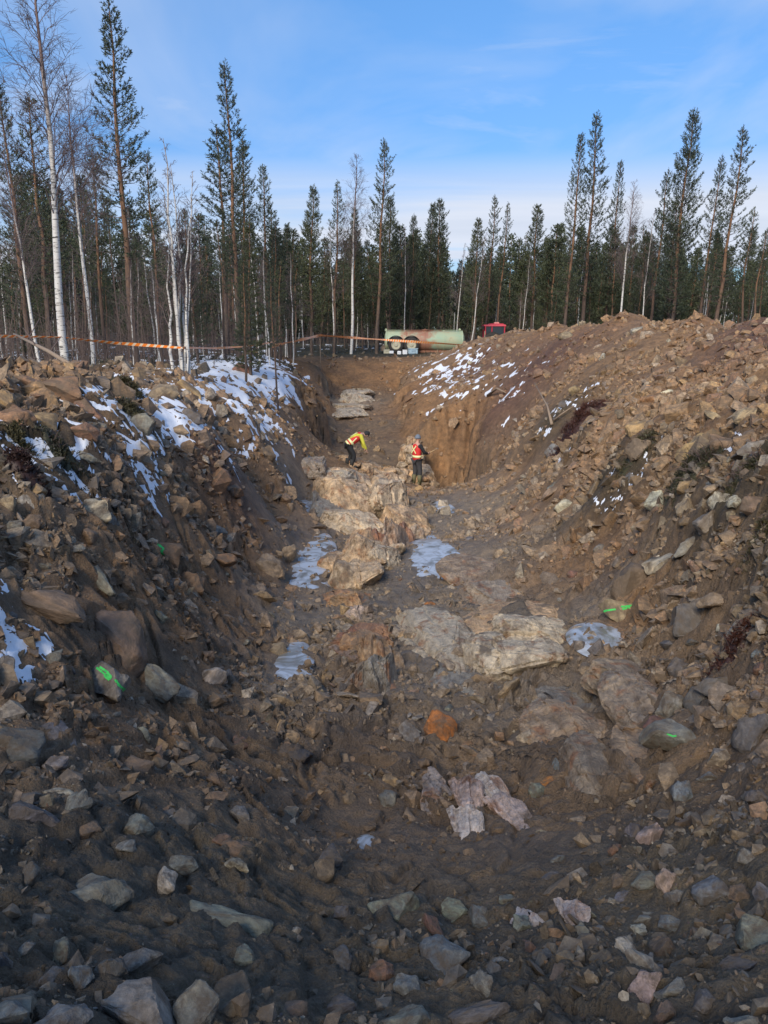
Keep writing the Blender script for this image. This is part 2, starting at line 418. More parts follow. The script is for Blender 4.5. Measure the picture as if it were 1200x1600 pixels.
zk = [unproj(600, 738, 31.5).z, unproj(560, 690, 35).z, unproj(560, 655, 39).z, unproj(560, 618, 46).z, unproj(560, 602, 50.5).z]
carve(np.interp(GY, yk, [-2.45, -2.6, -2.9, -3.3, -3.5]), np.interp(GY, yk, [1.3, 1.15, 1.1, 0.9, 0.9]), 30.6, 50.8, np.interp(GY, yk, zk), 3.2, 3.4, 1.2, 1.5)
carve(2.0, 3.35, 28.9, 33.5, unproj(705, 752, 30.5).z - .7, 2.5, 4.0, 1.6, 2.0)
rock_a, snow_a, tint_a, bed_a, wet_a = [np.clip(FLD[..., i], 0, 1) for i in (4, 5, 6, 7, 8)]
soil_rgb = np.clip(FLD[..., 1:4], 0.02, 1)
cell_sz = (GY + 1.5) * 0.0045
def lod(wl):       # fade a wavelength that the grid cannot carry
    return np.clip(wl / cell_sz / 4 - 0.6, 0, 1)
flat = 1 - 0.8 * wet_a
wx, wy = GX + 0.25 * perlin(GX * 1.3, GY * 1.3, 71), GY + 0.25 * perlin(GX * 1.3, GY * 1.3, 72)
near = .32 + 1.0 * smooth01(GY, 3.0, 9.5)
dz = 0.16 * fbm(wx * 0.35, wy * 0.35, 1, 3) * flat * smooth01(GY, 1, 6)
dz += 0.10 * fbm(wx * 1.1, wy * 1.1, 4, 3) * flat * (0.4 + rock_a) * lod(0.5) * smooth01(GY, -1, 5)
# slumped steps and ledges in the soil
tt = fbm(wx * .55 + 3, wy * .45, 8, 4, .55) * 3.2
dz += 0.17 * near * (smooth01(tt - np.floor(tt), .80, 1.0) - (tt - np.floor(tt)) + .5) * flat * lod(0.3) * (1 - smooth01(GY, 40, 60))
def facets(fr, seed, amp, tilt=1.0, asp=1.0):
    F1, F2, cid, CX, CY = cells(wx * fr + seed, wy * fr * asp, seed)
    i1, i2 = _h(np.floor(CX * 97), np.floor(CY * 89), 3), _h(np.floor(CX * 79), np.floor(CY * 83), 4)
    return amp * ((cid - .5) + tilt * ((i1 - .5) * (wx * fr + seed - CX) + (i2 - .5) * (wy * fr * asp - CY)) - .5 * smooth01(.12 - (F2 - F1), 0, .12))
cl = smooth01(fbm(GX * .6, GY * .6, 133, 3), -.35, .45)
dz += facets(1.9, 31, .12, .8, .8) * near * flat * lod(.5) * (.3 + .7 * cl)
dz += facets(5.0, 37, .075, .8) * near * flat * lod(.2) * (.25 + .75 * cl)
dz += facets(12.0, 41, .040, .9) * near * (1 - .75 * wet_a) * lod(.08) * (.4 + .6 * cl)
dz += facets(28.0, 43, .020, 1.0) * near * (1 - .8 * wet_a) * lod(.035)
F1, F2, cid, CX, CY = cells(wx * 3.1, wy * 3.1, 3)
dz += (0.15 * near * (cid - 0.4) * np.clip((F2 - F1) * 6, 0, 1)) * flat * lod(0.3) * (0.25 + 0.5 * rock_a)
F1, F2, cid, CX, CY = cells(wx * 8.5, wy * 8.5, 13)
m2 = smooth01(fbm(GX * 0.9, GY * 0.9, 33, 2), -0.4, 0.5)
dz += (0.05 * (.5 + .5 * near) * np.sqrt(np.clip(0.9 - F1, 0, 1)) * (0.4 + cid)) * flat * lod(0.12) * (0.25 + 0.75 * m2)
F1, F2, cid, CX, CY = cells(wx * 22, wy * 22, 23)
dz += (0.028 * np.sqrt(np.clip(0.9 - F1, 0, 1)) * (0.3 + cid)) * (1 - 0.6 * wet_a) * lod(0.045) * (0.3 + 0.7 * m2)
F1, F2, cid, CX, CY = cells(wx * 55 + .5, wy * 55, 27)
dz += (0.019 * np.sqrt(np.clip(0.9 - F1, 0, 1)) * (0.3 + cid)) * (1 - 0.7 * wet_a) * lod(0.02)
dz += 0.035 * fbm(GX * 6, GY * 6, 44, 4, 0.6) * lod(0.15) * (1 - 0.5 * wet_a)
# bedrock facets
F1, F2, cid, CX, CY = cells(wx * 1.3 + 7, wy * 0.9, 53)
tx, ty = _h(np.floor(CX * 97), np.floor(CY * 89), 3) - .5, _h(np.floor(CX * 97), np.floor(CY * 89), 4) - .35
fac = (cid - 0.3) * 0.28 + (tx * (wx * 1.3 + 7 - CX) + ty * (wy * .9 - CY)) * 0.35 - 0.10 * smooth01(0.10 - (F2 - F1), 0, 0.10)
dz += bed_a * fac * 0.9
ZT = Z0 + dz
# shallow basins that hold the frozen puddles: (px, py, distance, half width px, half depth m)
BASINS = [(684, 878, 15.2, 62, 1.7), (482, 884, 14.6, 38, 2.4), (452, 1044, 9.1, 34, .75), (945, 1006, 9.2, 52, .55), (694, 788, 21.8, 26, 1.3), (572, 1331, 4.95, 20, .13), (672, 815, 19.0, 24, .9), (466, 805, 20.5, 24, 1.5)]
BAS = []
for bpx, bpy_, bd, bw, bh in BASINS:
    v = unproj(bpx, bpy_, bd); bw_ = bw * bd / F
    e = np.hypot((GX - v.x) / bw_, (GY - v.y) / bh) * (1 + .3 * fbm(GX / bw_ * .8, GY / bw_ * .8, 301, 3)); ks = min(1, bw_ * 1.8)
    inside = e < .8
    lev = float(np.percentile(ZT[inside], 35)) if inside.any() else v.z
    m_ = 1 - smooth01(e, .65, 1.35)
    ZT = ZT * (1 - m_) + (lev + ks * .13 * np.clip(e - .62, -.3, 1) + ks * .05 * fbm(GX * 2.5 / ks, GY * 2.5 / ks, 305, 4, .6) + .10 * (ZT - lev)) * m_
    BAS.append((v.x, v.y, lev, bw_, bh))
np.clip(ZT, -6, 8, out=ZT)

nrow, ncol = GX.shape
idx = np.arange(nrow * ncol).reshape(nrow, ncol)
Q = np.stack([idx[:-1, :-1], idx[:-1, 1:], idx[1:, 1:], idx[1:, :-1]], -1).reshape(-1, 4)
Vt = np.stack([GX, GY, ZT], -1).reshape(-1, 3)
# skirt of ground running out to the horizon on every side
loop = np.concatenate([idx[0, :], idx[1:, -1], idx[-1, -2::-1], idx[-2:0:-1, 0]])
rings, prev = [], loop
base = len(Vt)
bx, by, bz = Vt[loop, 0], Vt[loop, 1], Vt[loop, 2]
ctr = np.array([0.0, 60.0])
extraV, extraQ = [], []
far_r = 1500.0
for s_ in (0.02, 0.1, 1.0):
    ang = np.arctan2(by - ctr[1], bx - ctr[0])
    tx_, ty_ = ctr[0] + np.cos(ang) * far_r, ctr[1] + np.sin(ang) * far_r
    X2, Y2 = bx * (1 - s_) + tx_ * s_, by * (1 - s_) + ty_ * s_
    Z2 = bz * max(0, 1 - s_ * 12)
    cur = base + np.arange(len(loop)); base += len(loop)
    extraV.append(np.stack([X2, Y2, Z2], -1))
    n = len(loop)
    k1 = np.arange(n); k2 = (k1 + 1) % n
    extraQ.append(np.stack([prev[k1], cur[k1], cur[k2], prev[k2]], -1))
    prev = cur
ring_attr = np.tile(np.array([[*SOIL['h'], 0.3]]), (len(loop) * 3, 1))
Vall = np.concatenate([Vt] + extraV); Qall = np.concatenate([Q] + extraQ)
colall = np.concatenate([np.concatenate([soil_rgb.reshape(-1, 3), wet_a.reshape(-1, 1)], 1), ring_attr])

# bvh of a thinned terrain for placing things
sub = idx[::2, ::2]
tv = Vt[sub.ravel()]
si = np.arange(sub.size).reshape(sub.shape)
sq = np.stack([si[:-1, :-1], si[:-1, 1:], si[1:, 1:], si[1:, :-1]], -1).reshape(-1, 4)
BV = BVHTree.FromPolygons(tv.tolist(), sq.tolist())
def ground(x, y):
    h = BV.ray_cast(Vector((x, y, 30)), Vector((0, 0, -1)))
    return h[0].z if h[0] is not None else 0.0
def hit(px, py):
    """Ground point seen at a picture point (location, normal)."""
    o = Vector((0, 0, EYE)); p = unproj(px, py, 10)
    h = BV.ray_cast(o, (p - o).normalized())
    if h[0] is None:
        return None, None
    n = h[1] if h[1].z > 0 else -h[1]
    return h[0], n
def to_px(p):
    c, s = math.cos(PITCH), math.sin(PITCH)
    z = p[2] - EYE
    dep = p[1] * c - z * s
    up = p[1] * s + z * c
    return 600 + F * p[0] / dep, 800 - F * up / dep, dep
def grid_at(x, y, arr):
    """Bilinear-ish lookup of a grid attribute at world x, y (numpy arrays)."""
    r = np.clip(np.searchsorted(YS, y), 0, nrow - 1)
    c = np.clip(np.searchsorted(US, x / (y + 1.5)), 0, ncol - 1)
    return arr[r, c]

# ------------------------------------------------------------------ materials
def new_mat(name):
    m = bpy.data.materials.new(name); m.use_nodes = True
    t = m.node_tree
    b = t.nodes['Principled BSDF']
    return m, t, b
def bump(t, b, h, strength, dist=0.02):
    n = N(t, 'ShaderNodeBump')
    n.inputs['Strength'].default_value = strength
    n.inputs['Distance'].default_value = dist
    t.links.new(h, n.inputs['Height'])
    t.links.new(n.outputs[0], b.inputs['Normal'])
def plain(name, rgb, rough=0.6, metal=0.0, var=0.0, vs=8.0, bmp=0.0):
    m, t, b = new_mat(name)
    b.inputs['Roughness'].default_value = rough
    b.inputs['Metallic'].default_value = metal
    b.inputs['Base Color'].default_value = (*rgb, 1)
    if var:
        c = N(t, 'ShaderNodeTexCoord')
        nn = noise(t, c.outputs['Object'], vs, 5)
        t.links.new(mixc(t, nn, tuple(x * (1 - var) for x in rgb), tuple(min(1, x * (1 + var)) for x in rgb)), b.inputs['Base Color'])
        if bmp: bump(t, b, nn, bmp)
    return m

def soil_material():
    m, t, b = new_mat('soil')
    at = N(t, 'ShaderNodeAttribute', attribute_name='Col')
    g = N(t, 'ShaderNodeNewGeometry')
    pos = g.outputs['Position']
    big = noise(t, pos, 0.9, 5, 0.6, 0.6)
    mid = noise(t, pos, 6.0, 6, 0.65, 0.3)
    fine = noise(t, pos, 60.0, 5, 0.7)
    v1 = ramp(t, big, [(0.3, (0.68, 0.66, 0.68)), (0.5, (1, 1, 1)), (0.72, (1.35, 1.26, 1.12))])
    v2 = ramp(t, mid, [(0.3, (0.62, 0.62, 0.64)), (0.52, (1.0, 1.0, 1.0)), (0.75, (1.5, 1.42, 1.3))])
    v3 = ramp(t, fine, [(0.3, 0.72), (0.55, 1.0), (0.8, 1.7)])
    c = mixc(t, 1.0, at.outputs['Color'], v1, 'MULTIPLY')
    c = mixc(t, 1.0, c, v2, 'MULTIPLY')
    c = mixc(t, 1.0, c, v3, 'MULTIPLY')
    # small gritty stones lying in the mud
    vo = N(t, 'ShaderNodeTexVoronoi'); vo.inputs['Scale'].default_value = 38
    t.links.new(pos, vo.inputs['Vector'])
    st = math_node(t, 'MULTIPLY', math_node(t, 'LESS_THAN', vo.outputs['Distance'], 0.22), ramp(t, mid, [(0.5, 0.0), (0.6, 1.0)]))
    c = mixc(t, math_node(t, 'MULTIPLY', st, 0.7), c, mixc(t, 0.93, vo.outputs['Color'], (0.24, 0.19, 0.14)), 'MIX')
    c = mixc(t, 0.15, c, c)
    # grey silt bloom where it is wet
    wetf = math_node(t, 'MULTIPLY', at.outputs['Alpha'], ramp(t, noise(t, pos, 1.7, 5, 0.6, 1.0), [(0.30, 0.0), (0.52, 1.0)]), clamp=True)
    c = mixc(t, math_node(t, 'MULTIPLY', wetf, 0.6), c, (0.15, 0.130, 0.115))
    t.links.new(c, b.inputs['Base Color'])
    rg = math_node(t, 'SUBTRACT', 0.86, math_node(t, 'MULTIPLY', wetf, 0.58))
    t.links.new(rg, b.inputs['Roughness'])
    h = math_node(t, 'ADD', math_node(t, 'MULTIPLY', mid, 1.2), math_node(t, 'MULTIPLY', fine, 0.5))
    h = math_node(t, 'ADD', h, math_node(t, 'MULTIPLY', noise(t, pos, 22, 4, 0.7), 0.8))
    bump(t, b, h, 0.9, 0.07)
    return m
M_soil = soil_material()

def rock_material(name, from_attr):
    m, t, b = new_mat(name)
    if from_attr:
        at = N(t, 'ShaderNodeAttribute', attribute_name='Col'); base = at.outputs['Color']
        g = N(t, 'ShaderNodeNewGeometry'); pos = g.outputs['Position']
    else:
        oi = N(t, 'ShaderNodeObjectInfo'); base = oi.outputs['Color']
        tcn = N(t, 'ShaderNodeTexCoord')
        ad = N(t, 'ShaderNodeVectorMath', operation='ADD')
        t.links.new(tcn.outputs['Object'], ad.inputs[0])
        cx = N(t, 'ShaderNodeCombineXYZ')
        t.links.new(math_node(t, 'MULTIPLY', oi.outputs['Random'], 40.0), cx.inputs[0])
        t.links.new(cx.outputs[0], ad.inputs[1])
        pos = ad.outputs[0]
    k = 1.0 if not from_attr else 5.0
    n1 = noise(t, pos, 1.6 * k, 6, 0.62, 0.8)
    n2 = noise(t, pos, 9 * k, 6, 0.7)
    st = noise(t, mapping(t, pos, (0, 0, 0), (1.0 * k, 1.2 * k, 8 * k), (0.5, 0.3, 0)), 1.5, 4, 0.6)
    c = mixc(t, 1.0, base, ramp(t, n1, [(0.28, (0.55, 0.55, 0.58)), (0.5, (1, 1, 1)), (0.7, (1.45, 1.32, 1.12))]), 'MULTIPLY')
    c = mixc(t, 1.0, c, ramp(t, n2, [(0.3, 0.65), (0.52, 1.0), (0.75, 1.4)]), 'MULTIPLY')
    c = mixc(t, 0.6, c, mixc(t, 1.0, c, ramp(t, st, [(0.35, 0.7), (0.6, 1.25)]), 'MULTIPLY'))
    # mud smeared on it
    mud = ramp(t, noise(t, pos, 2.6 * k, 5, 0.7, 0.5), [(0.44, 0.0), (0.62, 0.85)])
    c = mixc(t, mud, c, (0.125, 0.092, 0.062))
    t.links.new(c, b.inputs['Base Color'])
    b.inputs['Roughness'].default_value = 0.72
    h = math_node(t, 'ADD', n2, math_node(t, 'MULTIPLY', st, 0.6))
    bump(t, b, h, 0.55, 0.02 if from_attr else 0.05)
    return m
M_rock = rock_material('rock', False)
M_rubble = rock_material('rubble', True)

def snow_material():
    m, t, b = new_mat('snow')
    g = N(t, 'ShaderNodeNewGeometry')
    n = noise(t, g.outputs['Position'], 18, 4, 0.6)
    t.links.new(mixc(t, n, (0.70, 0.74, 0.82), (0.86, 0.88, 0.92)), b.inputs['Base Color'])
    b.inputs['Roughness'].default_value = 0.7
    bump(t, b, n, 0.3, 0.03)
    return m
M_snow = snow_material()
def ice_material():
    m, t, b = new_mat('ice')
    g = N(t, 'ShaderNodeNewGeometry'); pos = g.outputs['Position']
    n = noise(t, pos, 2.2, 6, 0.6, 1.5)
    vo = N(t, 'ShaderNodeTexVoronoi', feature='DISTANCE_TO_EDGE'); vo.inputs['Scale'].default_value = 2.4
    t.links.new(mapping(t, pos, (0, 0, 0), (1, 0.7, 1)), vo.inputs['Vector'])
    c = mixc(t, ramp(t, n, [(0.40, 0.0), (0.56, .92)]), (0.20, 0.19, 0.165), (0.50, 0.55, 0.63))
    c = mixc(t, ramp(t, vo.outputs['Distance'], [(0.0, 0.55), (0.035, 0.0)]), c, (0.22, 0.19, 0.17))
    t.links.new(c, b.inputs['Base Color'])
    b.inputs['Roughness'].default_value = 0.28
    bump(t, b, n, 0.15, 0.02)
    return m
M_ice = ice_material()

def bark(name, c1, c2, c3, zsplit=None, scale=6):
    m, t, b = new_mat(name)
    tcn = N(t, 'ShaderNodeTexCoord'); oi = N(t, 'ShaderNodeObjectInfo')
    n = noise(t, mapping(t, tcn.outputs['Object'], (0, 0, 0), (scale, scale, scale * 0.35)), 2, 6, 0.65)
    c = mixc(t, ramp(t, n, [(0.35, 0.0), (0.65, 1.0)]), c1, c2)
    if zsplit:
        sp = N(t, 'ShaderNodeSeparateXYZ'); t.links.new(tcn.outputs['Object'], sp.inputs[0])
        z = math_node(t, 'ADD', sp.outputs[2], math_node(t, 'MULTIPLY', n, 1.5))
        mr = N(t, 'ShaderNodeMapRange'); t.links.new(z, mr.inputs[0])
        mr.inputs[1].default_value = zsplit[0]; mr.inputs[2].default_value = zsplit[1]
        c = mixc(t, mr.outputs[0], c, c3)
    t.links.new(c, b.inputs['Base Color']); b.inputs['Roughness'].default_value = 0.85
    bump(t, b, n, 0.6, 0.03)
    return m
M_pinebark = bark('pine_bark', (0.050, 0.038, 0.032), (0.12, 0.085, 0.065), (0.20, 0.105, 0.055), (2.5, 7.5))
M_twig = plain('twig', (0.075, 0.052, 0.045), 0.8)
M_birchtwig = plain('birch_twig', (0.12, 0.085, 0.08), 0.75)
def birch_bark():
    m, t, b = new_mat('birch_bark')
    tcn = N(t, 'ShaderNodeTexCoord')
    o = tcn.outputs['Object']
    n = noise(t, mapping(t, o, (0, 0, 0), (3, 3, 14)), 1.6, 5, 0.6, 0.3)
    sp = N(t, 'ShaderNodeSeparateXYZ'); t.links.new(o, sp.inputs[0])
    hz = N(t, 'ShaderNodeMapRange'); t.links.new(sp.outputs[2], hz.inputs[0])
    hz.inputs[1].default_value = 6.5; hz.inputs[2].default_value = 9.5
    c = mixc(t, ramp(t, n, [(0.56, 0.0), (0.62, 1.0)]), (0.60, 0.58, 0.54), (0.05, 0.045, 0.04))
    c = mixc(t, ramp(t, noise(t, o, 1.7, 3), [(0.45, 0.0), (0.75, 0.6)]), c, (0.42, 0.38, 0.34))
    c = mixc(t, hz.outputs[0], c, (0.16, 0.10, 0.085))
    t.links.new(c, b.inputs['Base Color']); b.inputs['Roughness'].default_value = 0.65
    return m
M_birch = birch_bark()
def needle_material(name, c1, c2):
    m, t, b = new_mat(name)
    oi = N(t, 'ShaderNodeObjectInfo'); g = N(t, 'ShaderNodeNewGeometry')
    n = noise(t, g.outputs['Position'], 1.3, 4, 0.7)
    c = mixc(t, ramp(t, n, [(0.35, 0.0), (0.68, 1.0)]), c1, c2)
    c = mixc(t, 1.0, c, ramp(t, oi.outputs['Random'], [(0.0, (0.75, 0.8, 0.85)), (1.0, (1.25, 1.15, 0.95))]), 'MULTIPLY')
    t.links.new(c, b.inputs['Base Color']); b.inputs['Roughness'].default_value = 0.6
    return m
M_needle = needle_material('pine_needles', (0.030, 0.042, 0.024), (0.085, 0.100, 0.045))
M_needle2 = needle_material('spruce_needles', (0.024, 0.036, 0.020), (0.075, 0.085, 0.035))
M_heath = needle_material('heath', (0.030, 0.032, 0.016), (0.095, 0.080, 0.035))

# ------------------------------------------------------------------ ground object
gm = np_mesh('ground', Vall, Qall, True, colall)
del Vall, Qall
go = link('ground', gm, M_soil)
tag(go, 'churned brown mud and soil of the excavated trench, its banks and heap', kind='structure')

# snow: a thin melting sheet over the shoulders
hl0 = (ZT - Z0) - 0.16 * fbm(wx * 0.35, wy * 0.35, 1, 3)
sn = fbm(wx * 2.2, wy * 0.8, 91, 4, 0.65) * 0.45 + 1.0 * fbm(wx * 5.0, wy * 3.2, 95, 4, 0.7) * lod(.16) - .9 * np.clip(hl0 / .12, -1, 1) * .35
hl = ZT - Z0
slope_ = np.hypot(np.gradient(Z0, axis=1) / np.gradient(GX, axis=1), np.gradient(Z0, axis=0) / np.gradient(GY, axis=0))
sm = snow_a * 1.0 - 0.47 - smooth01(slope_, 1.5, 2.4) + sn * 0.85
sm = np.where(snow_a < 0.12, -1, sm)
zs = ZT * 1.0
# smooth the top of the snow a little
zsm = zs.copy()
for _ in range(3):
    zsm[1:-1, 1:-1] = (zsm[:-2, 1:-1] + zsm[2:, 1:-1] + zsm[1:-1, :-2] + zsm[1:-1, 2:] + zsm[1:-1, 1:-1]) / 5
zsm = zsm + np.clip(sm, -0.3, 0.35) * 0.12 + 0.004
fq = (sm[:-1, :-1] + sm[1:, 1:] + sm[1:, :-1] + sm[:-1, 1:]) / 4 > -0.20
over = (zsm > ZT - 0.01)
fq &= (over[:-1, :-1] | over[1:, 1:] | over[1:, :-1] | over[:-1, 1:])
fq &= (GY[:-1, :-1] < 90)
qs = Q[fq.ravel()]
used = np.unique(qs)
remap = np.full(nrow * ncol, -1); remap[used] = np.arange(len(used))
sv = np.stack([GX, GY, zsm], -1).reshape(-1, 3)[used]
so = link('snow', np_mesh('snow', sv, remap[qs], True), M_snow)
tag(so, 'thin patchy snow melting on the rubble of both banks', 'snow', kind='stuff')

# ------------------------------------------------------------------ rocks
def rock_mesh(seed, npts=16, detail=2, flatness=0.65, angular=0.8):
    r = random.Random(seed)
    bm = bmesh.new()
    for i in range(npts):
        v = Vector((r.gauss(0, 1), r.gauss(0, 1), r.gauss(0, 1))).normalized()
        v *= r.uniform(0.72, 1.0)
        # squash to a few planes so that faces come out flat
        v = Vector((max(-0.82, min(0.82, v.x)), max(-0.8, min(0.8, v.y)), max(-0.72, min(0.72, v.z))))
        bm.verts.new((v.x * 0.6, v.y * 0.6, v.z * 0.6 * flatness))
    g = bmesh.ops.convex_hull(bm, input=bm.verts)
    bmesh.ops.delete(bm, geom=[v for v in bm.verts if not v.link_faces], context='VERTS')
    if detail:
        bmesh.ops.dissolve_limit(bm, angle_limit=R(14), verts=bm.verts, edges=bm.edges)
        bmesh.ops.bevel(bm, geom=list(bm.edges), offset=0.035, segments=1, affect='EDGES', clamp_overlap=True)
        bmesh.ops.triangulate(bm, faces=bm.faces)
        bmesh.ops.subdivide_edges(bm, edges=bm.edges, cuts=detail, use_grid_fill=True)
        bm.normal_update()
        from mathutils import noise as mn
        off = Vector((seed * 3.1, seed * 1.7, 0))
        for v in bm.verts:
            d = mn.fractal(v.co * 3.2 + off, 1.0, 2.0, 4) * 0.045 + mn.fractal(v.co * 9 + off, 0.9, 2.0, 3) * 0.015
            # bedding steps
            lay = math.floor((v.co.z + 0.15 * v.co.x) * 9) 
            d += (((lay * 7919 + seed) % 5) / 5 - .4) * 0.018
            v.co += v.normal * d
    bmesh.ops.triangulate(bm, faces=bm.faces)
    me = bpy.data.meshes.new('rock')
    bm.to_mesh(me); bm.free()
    if detail:
        me.polygons.foreach_set('use_smooth', [True] * len(me.polygons))
        me.set_sharp_from_angle(angle=R(32))
    me.materials.append(M_rock)
    return me
ROCKS = [rock_mesh(100 + i, 11 + i % 8, 3, (0.75, 0.55, 0.9, 0.35)[i % 4]) for i in range(20)]
SLABS = [rock_mesh(300 + i, 12 + i % 6, 3, 0.28) for i in range(6)]
C = {'grey': (.235, .215, .185), 'tan': (.32, .24, .155), 'brown': (.20, .14, .09), 'dark': (.055, .052, .055), 'orange': (.44, .17, .04), 'ochre': (.37, .25, .12),
     'pink': (.42, .31, .26), 'blue': (.185, .19, .195), 'green': (.21, .21, .17), 'pale': (.44, .39, .31), 'red': (.23, .125, .085), 'rust': (.29, .165, .09), 'slate': (.135, .125, .118)}
ALLROCK = []; HEROXY = []
def jit(c, r=rng, a=0.14):
    k = 1 + r.uniform(-a, a)
    return tuple(min(1, x * k * (1 + r.uniform(-0.05, 0.05))) for x in c)
def place_rock(px, py, wpx, aspect, col, label, slab=False, yaw=None, tilt=None, group=None, sink=0.42, cat='rock', name='rock', variant=None, depthk=0.9):
    p, n = hit(px, py)
    if p is None: return None
    d = to_px(p)[2]
    wd = wpx * d / F
    pool = SLABS if slab else ROCKS
    me = pool[variant if variant is not None else rng.randrange(len(pool))]
    o = link(name, me)
    ex = [max(v.co[i] for v in me.vertices) - min(v.co[i] for v in me.vertices) for i in range(3)]
    sx = wd / ex[0]; hz = wd * aspect
    sz = hz / ex[2]; sy = wd * min(depthk, aspect * .8 + .2) / ex[1]
    if slab: sz = min(sz, wd * 0.36 / ex[2]); sy = max(wd * aspect * 0.9, wd * .4) / ex[1]
    o.scale = (sx, sy, sz)
    yaw = rng.uniform(-0.5, 0.5) if yaw is None else yaw
    q = Vector((0, 0, 1)).rotation_difference((n + Vector((0, 0, .8))).normalized())
    tl = Euler(tilt) if tilt else Euler((rng.uniform(-.25, .25), rng.uniform(-.25, .25), 0))
    o.rotation_mode = 'QUATERNION'
    o.rotation_quaternion = q @ Euler((0, 0, yaw)).to_quaternion() @ tl.to_quaternion()
    o.location = p + Vector((0, 0, (0.5 - sink) * hz * (0.5 if slab else 0.8) - 0.12 * hz))
    o.color = (*jit(C[col] if isinstance(col, str) else col, a=.08), 1)
    tag(o, label, cat, group)
    ALLROCK.append((px, py, wpx, o)); HEROXY.append((p.x, p.y, wd))
    return o

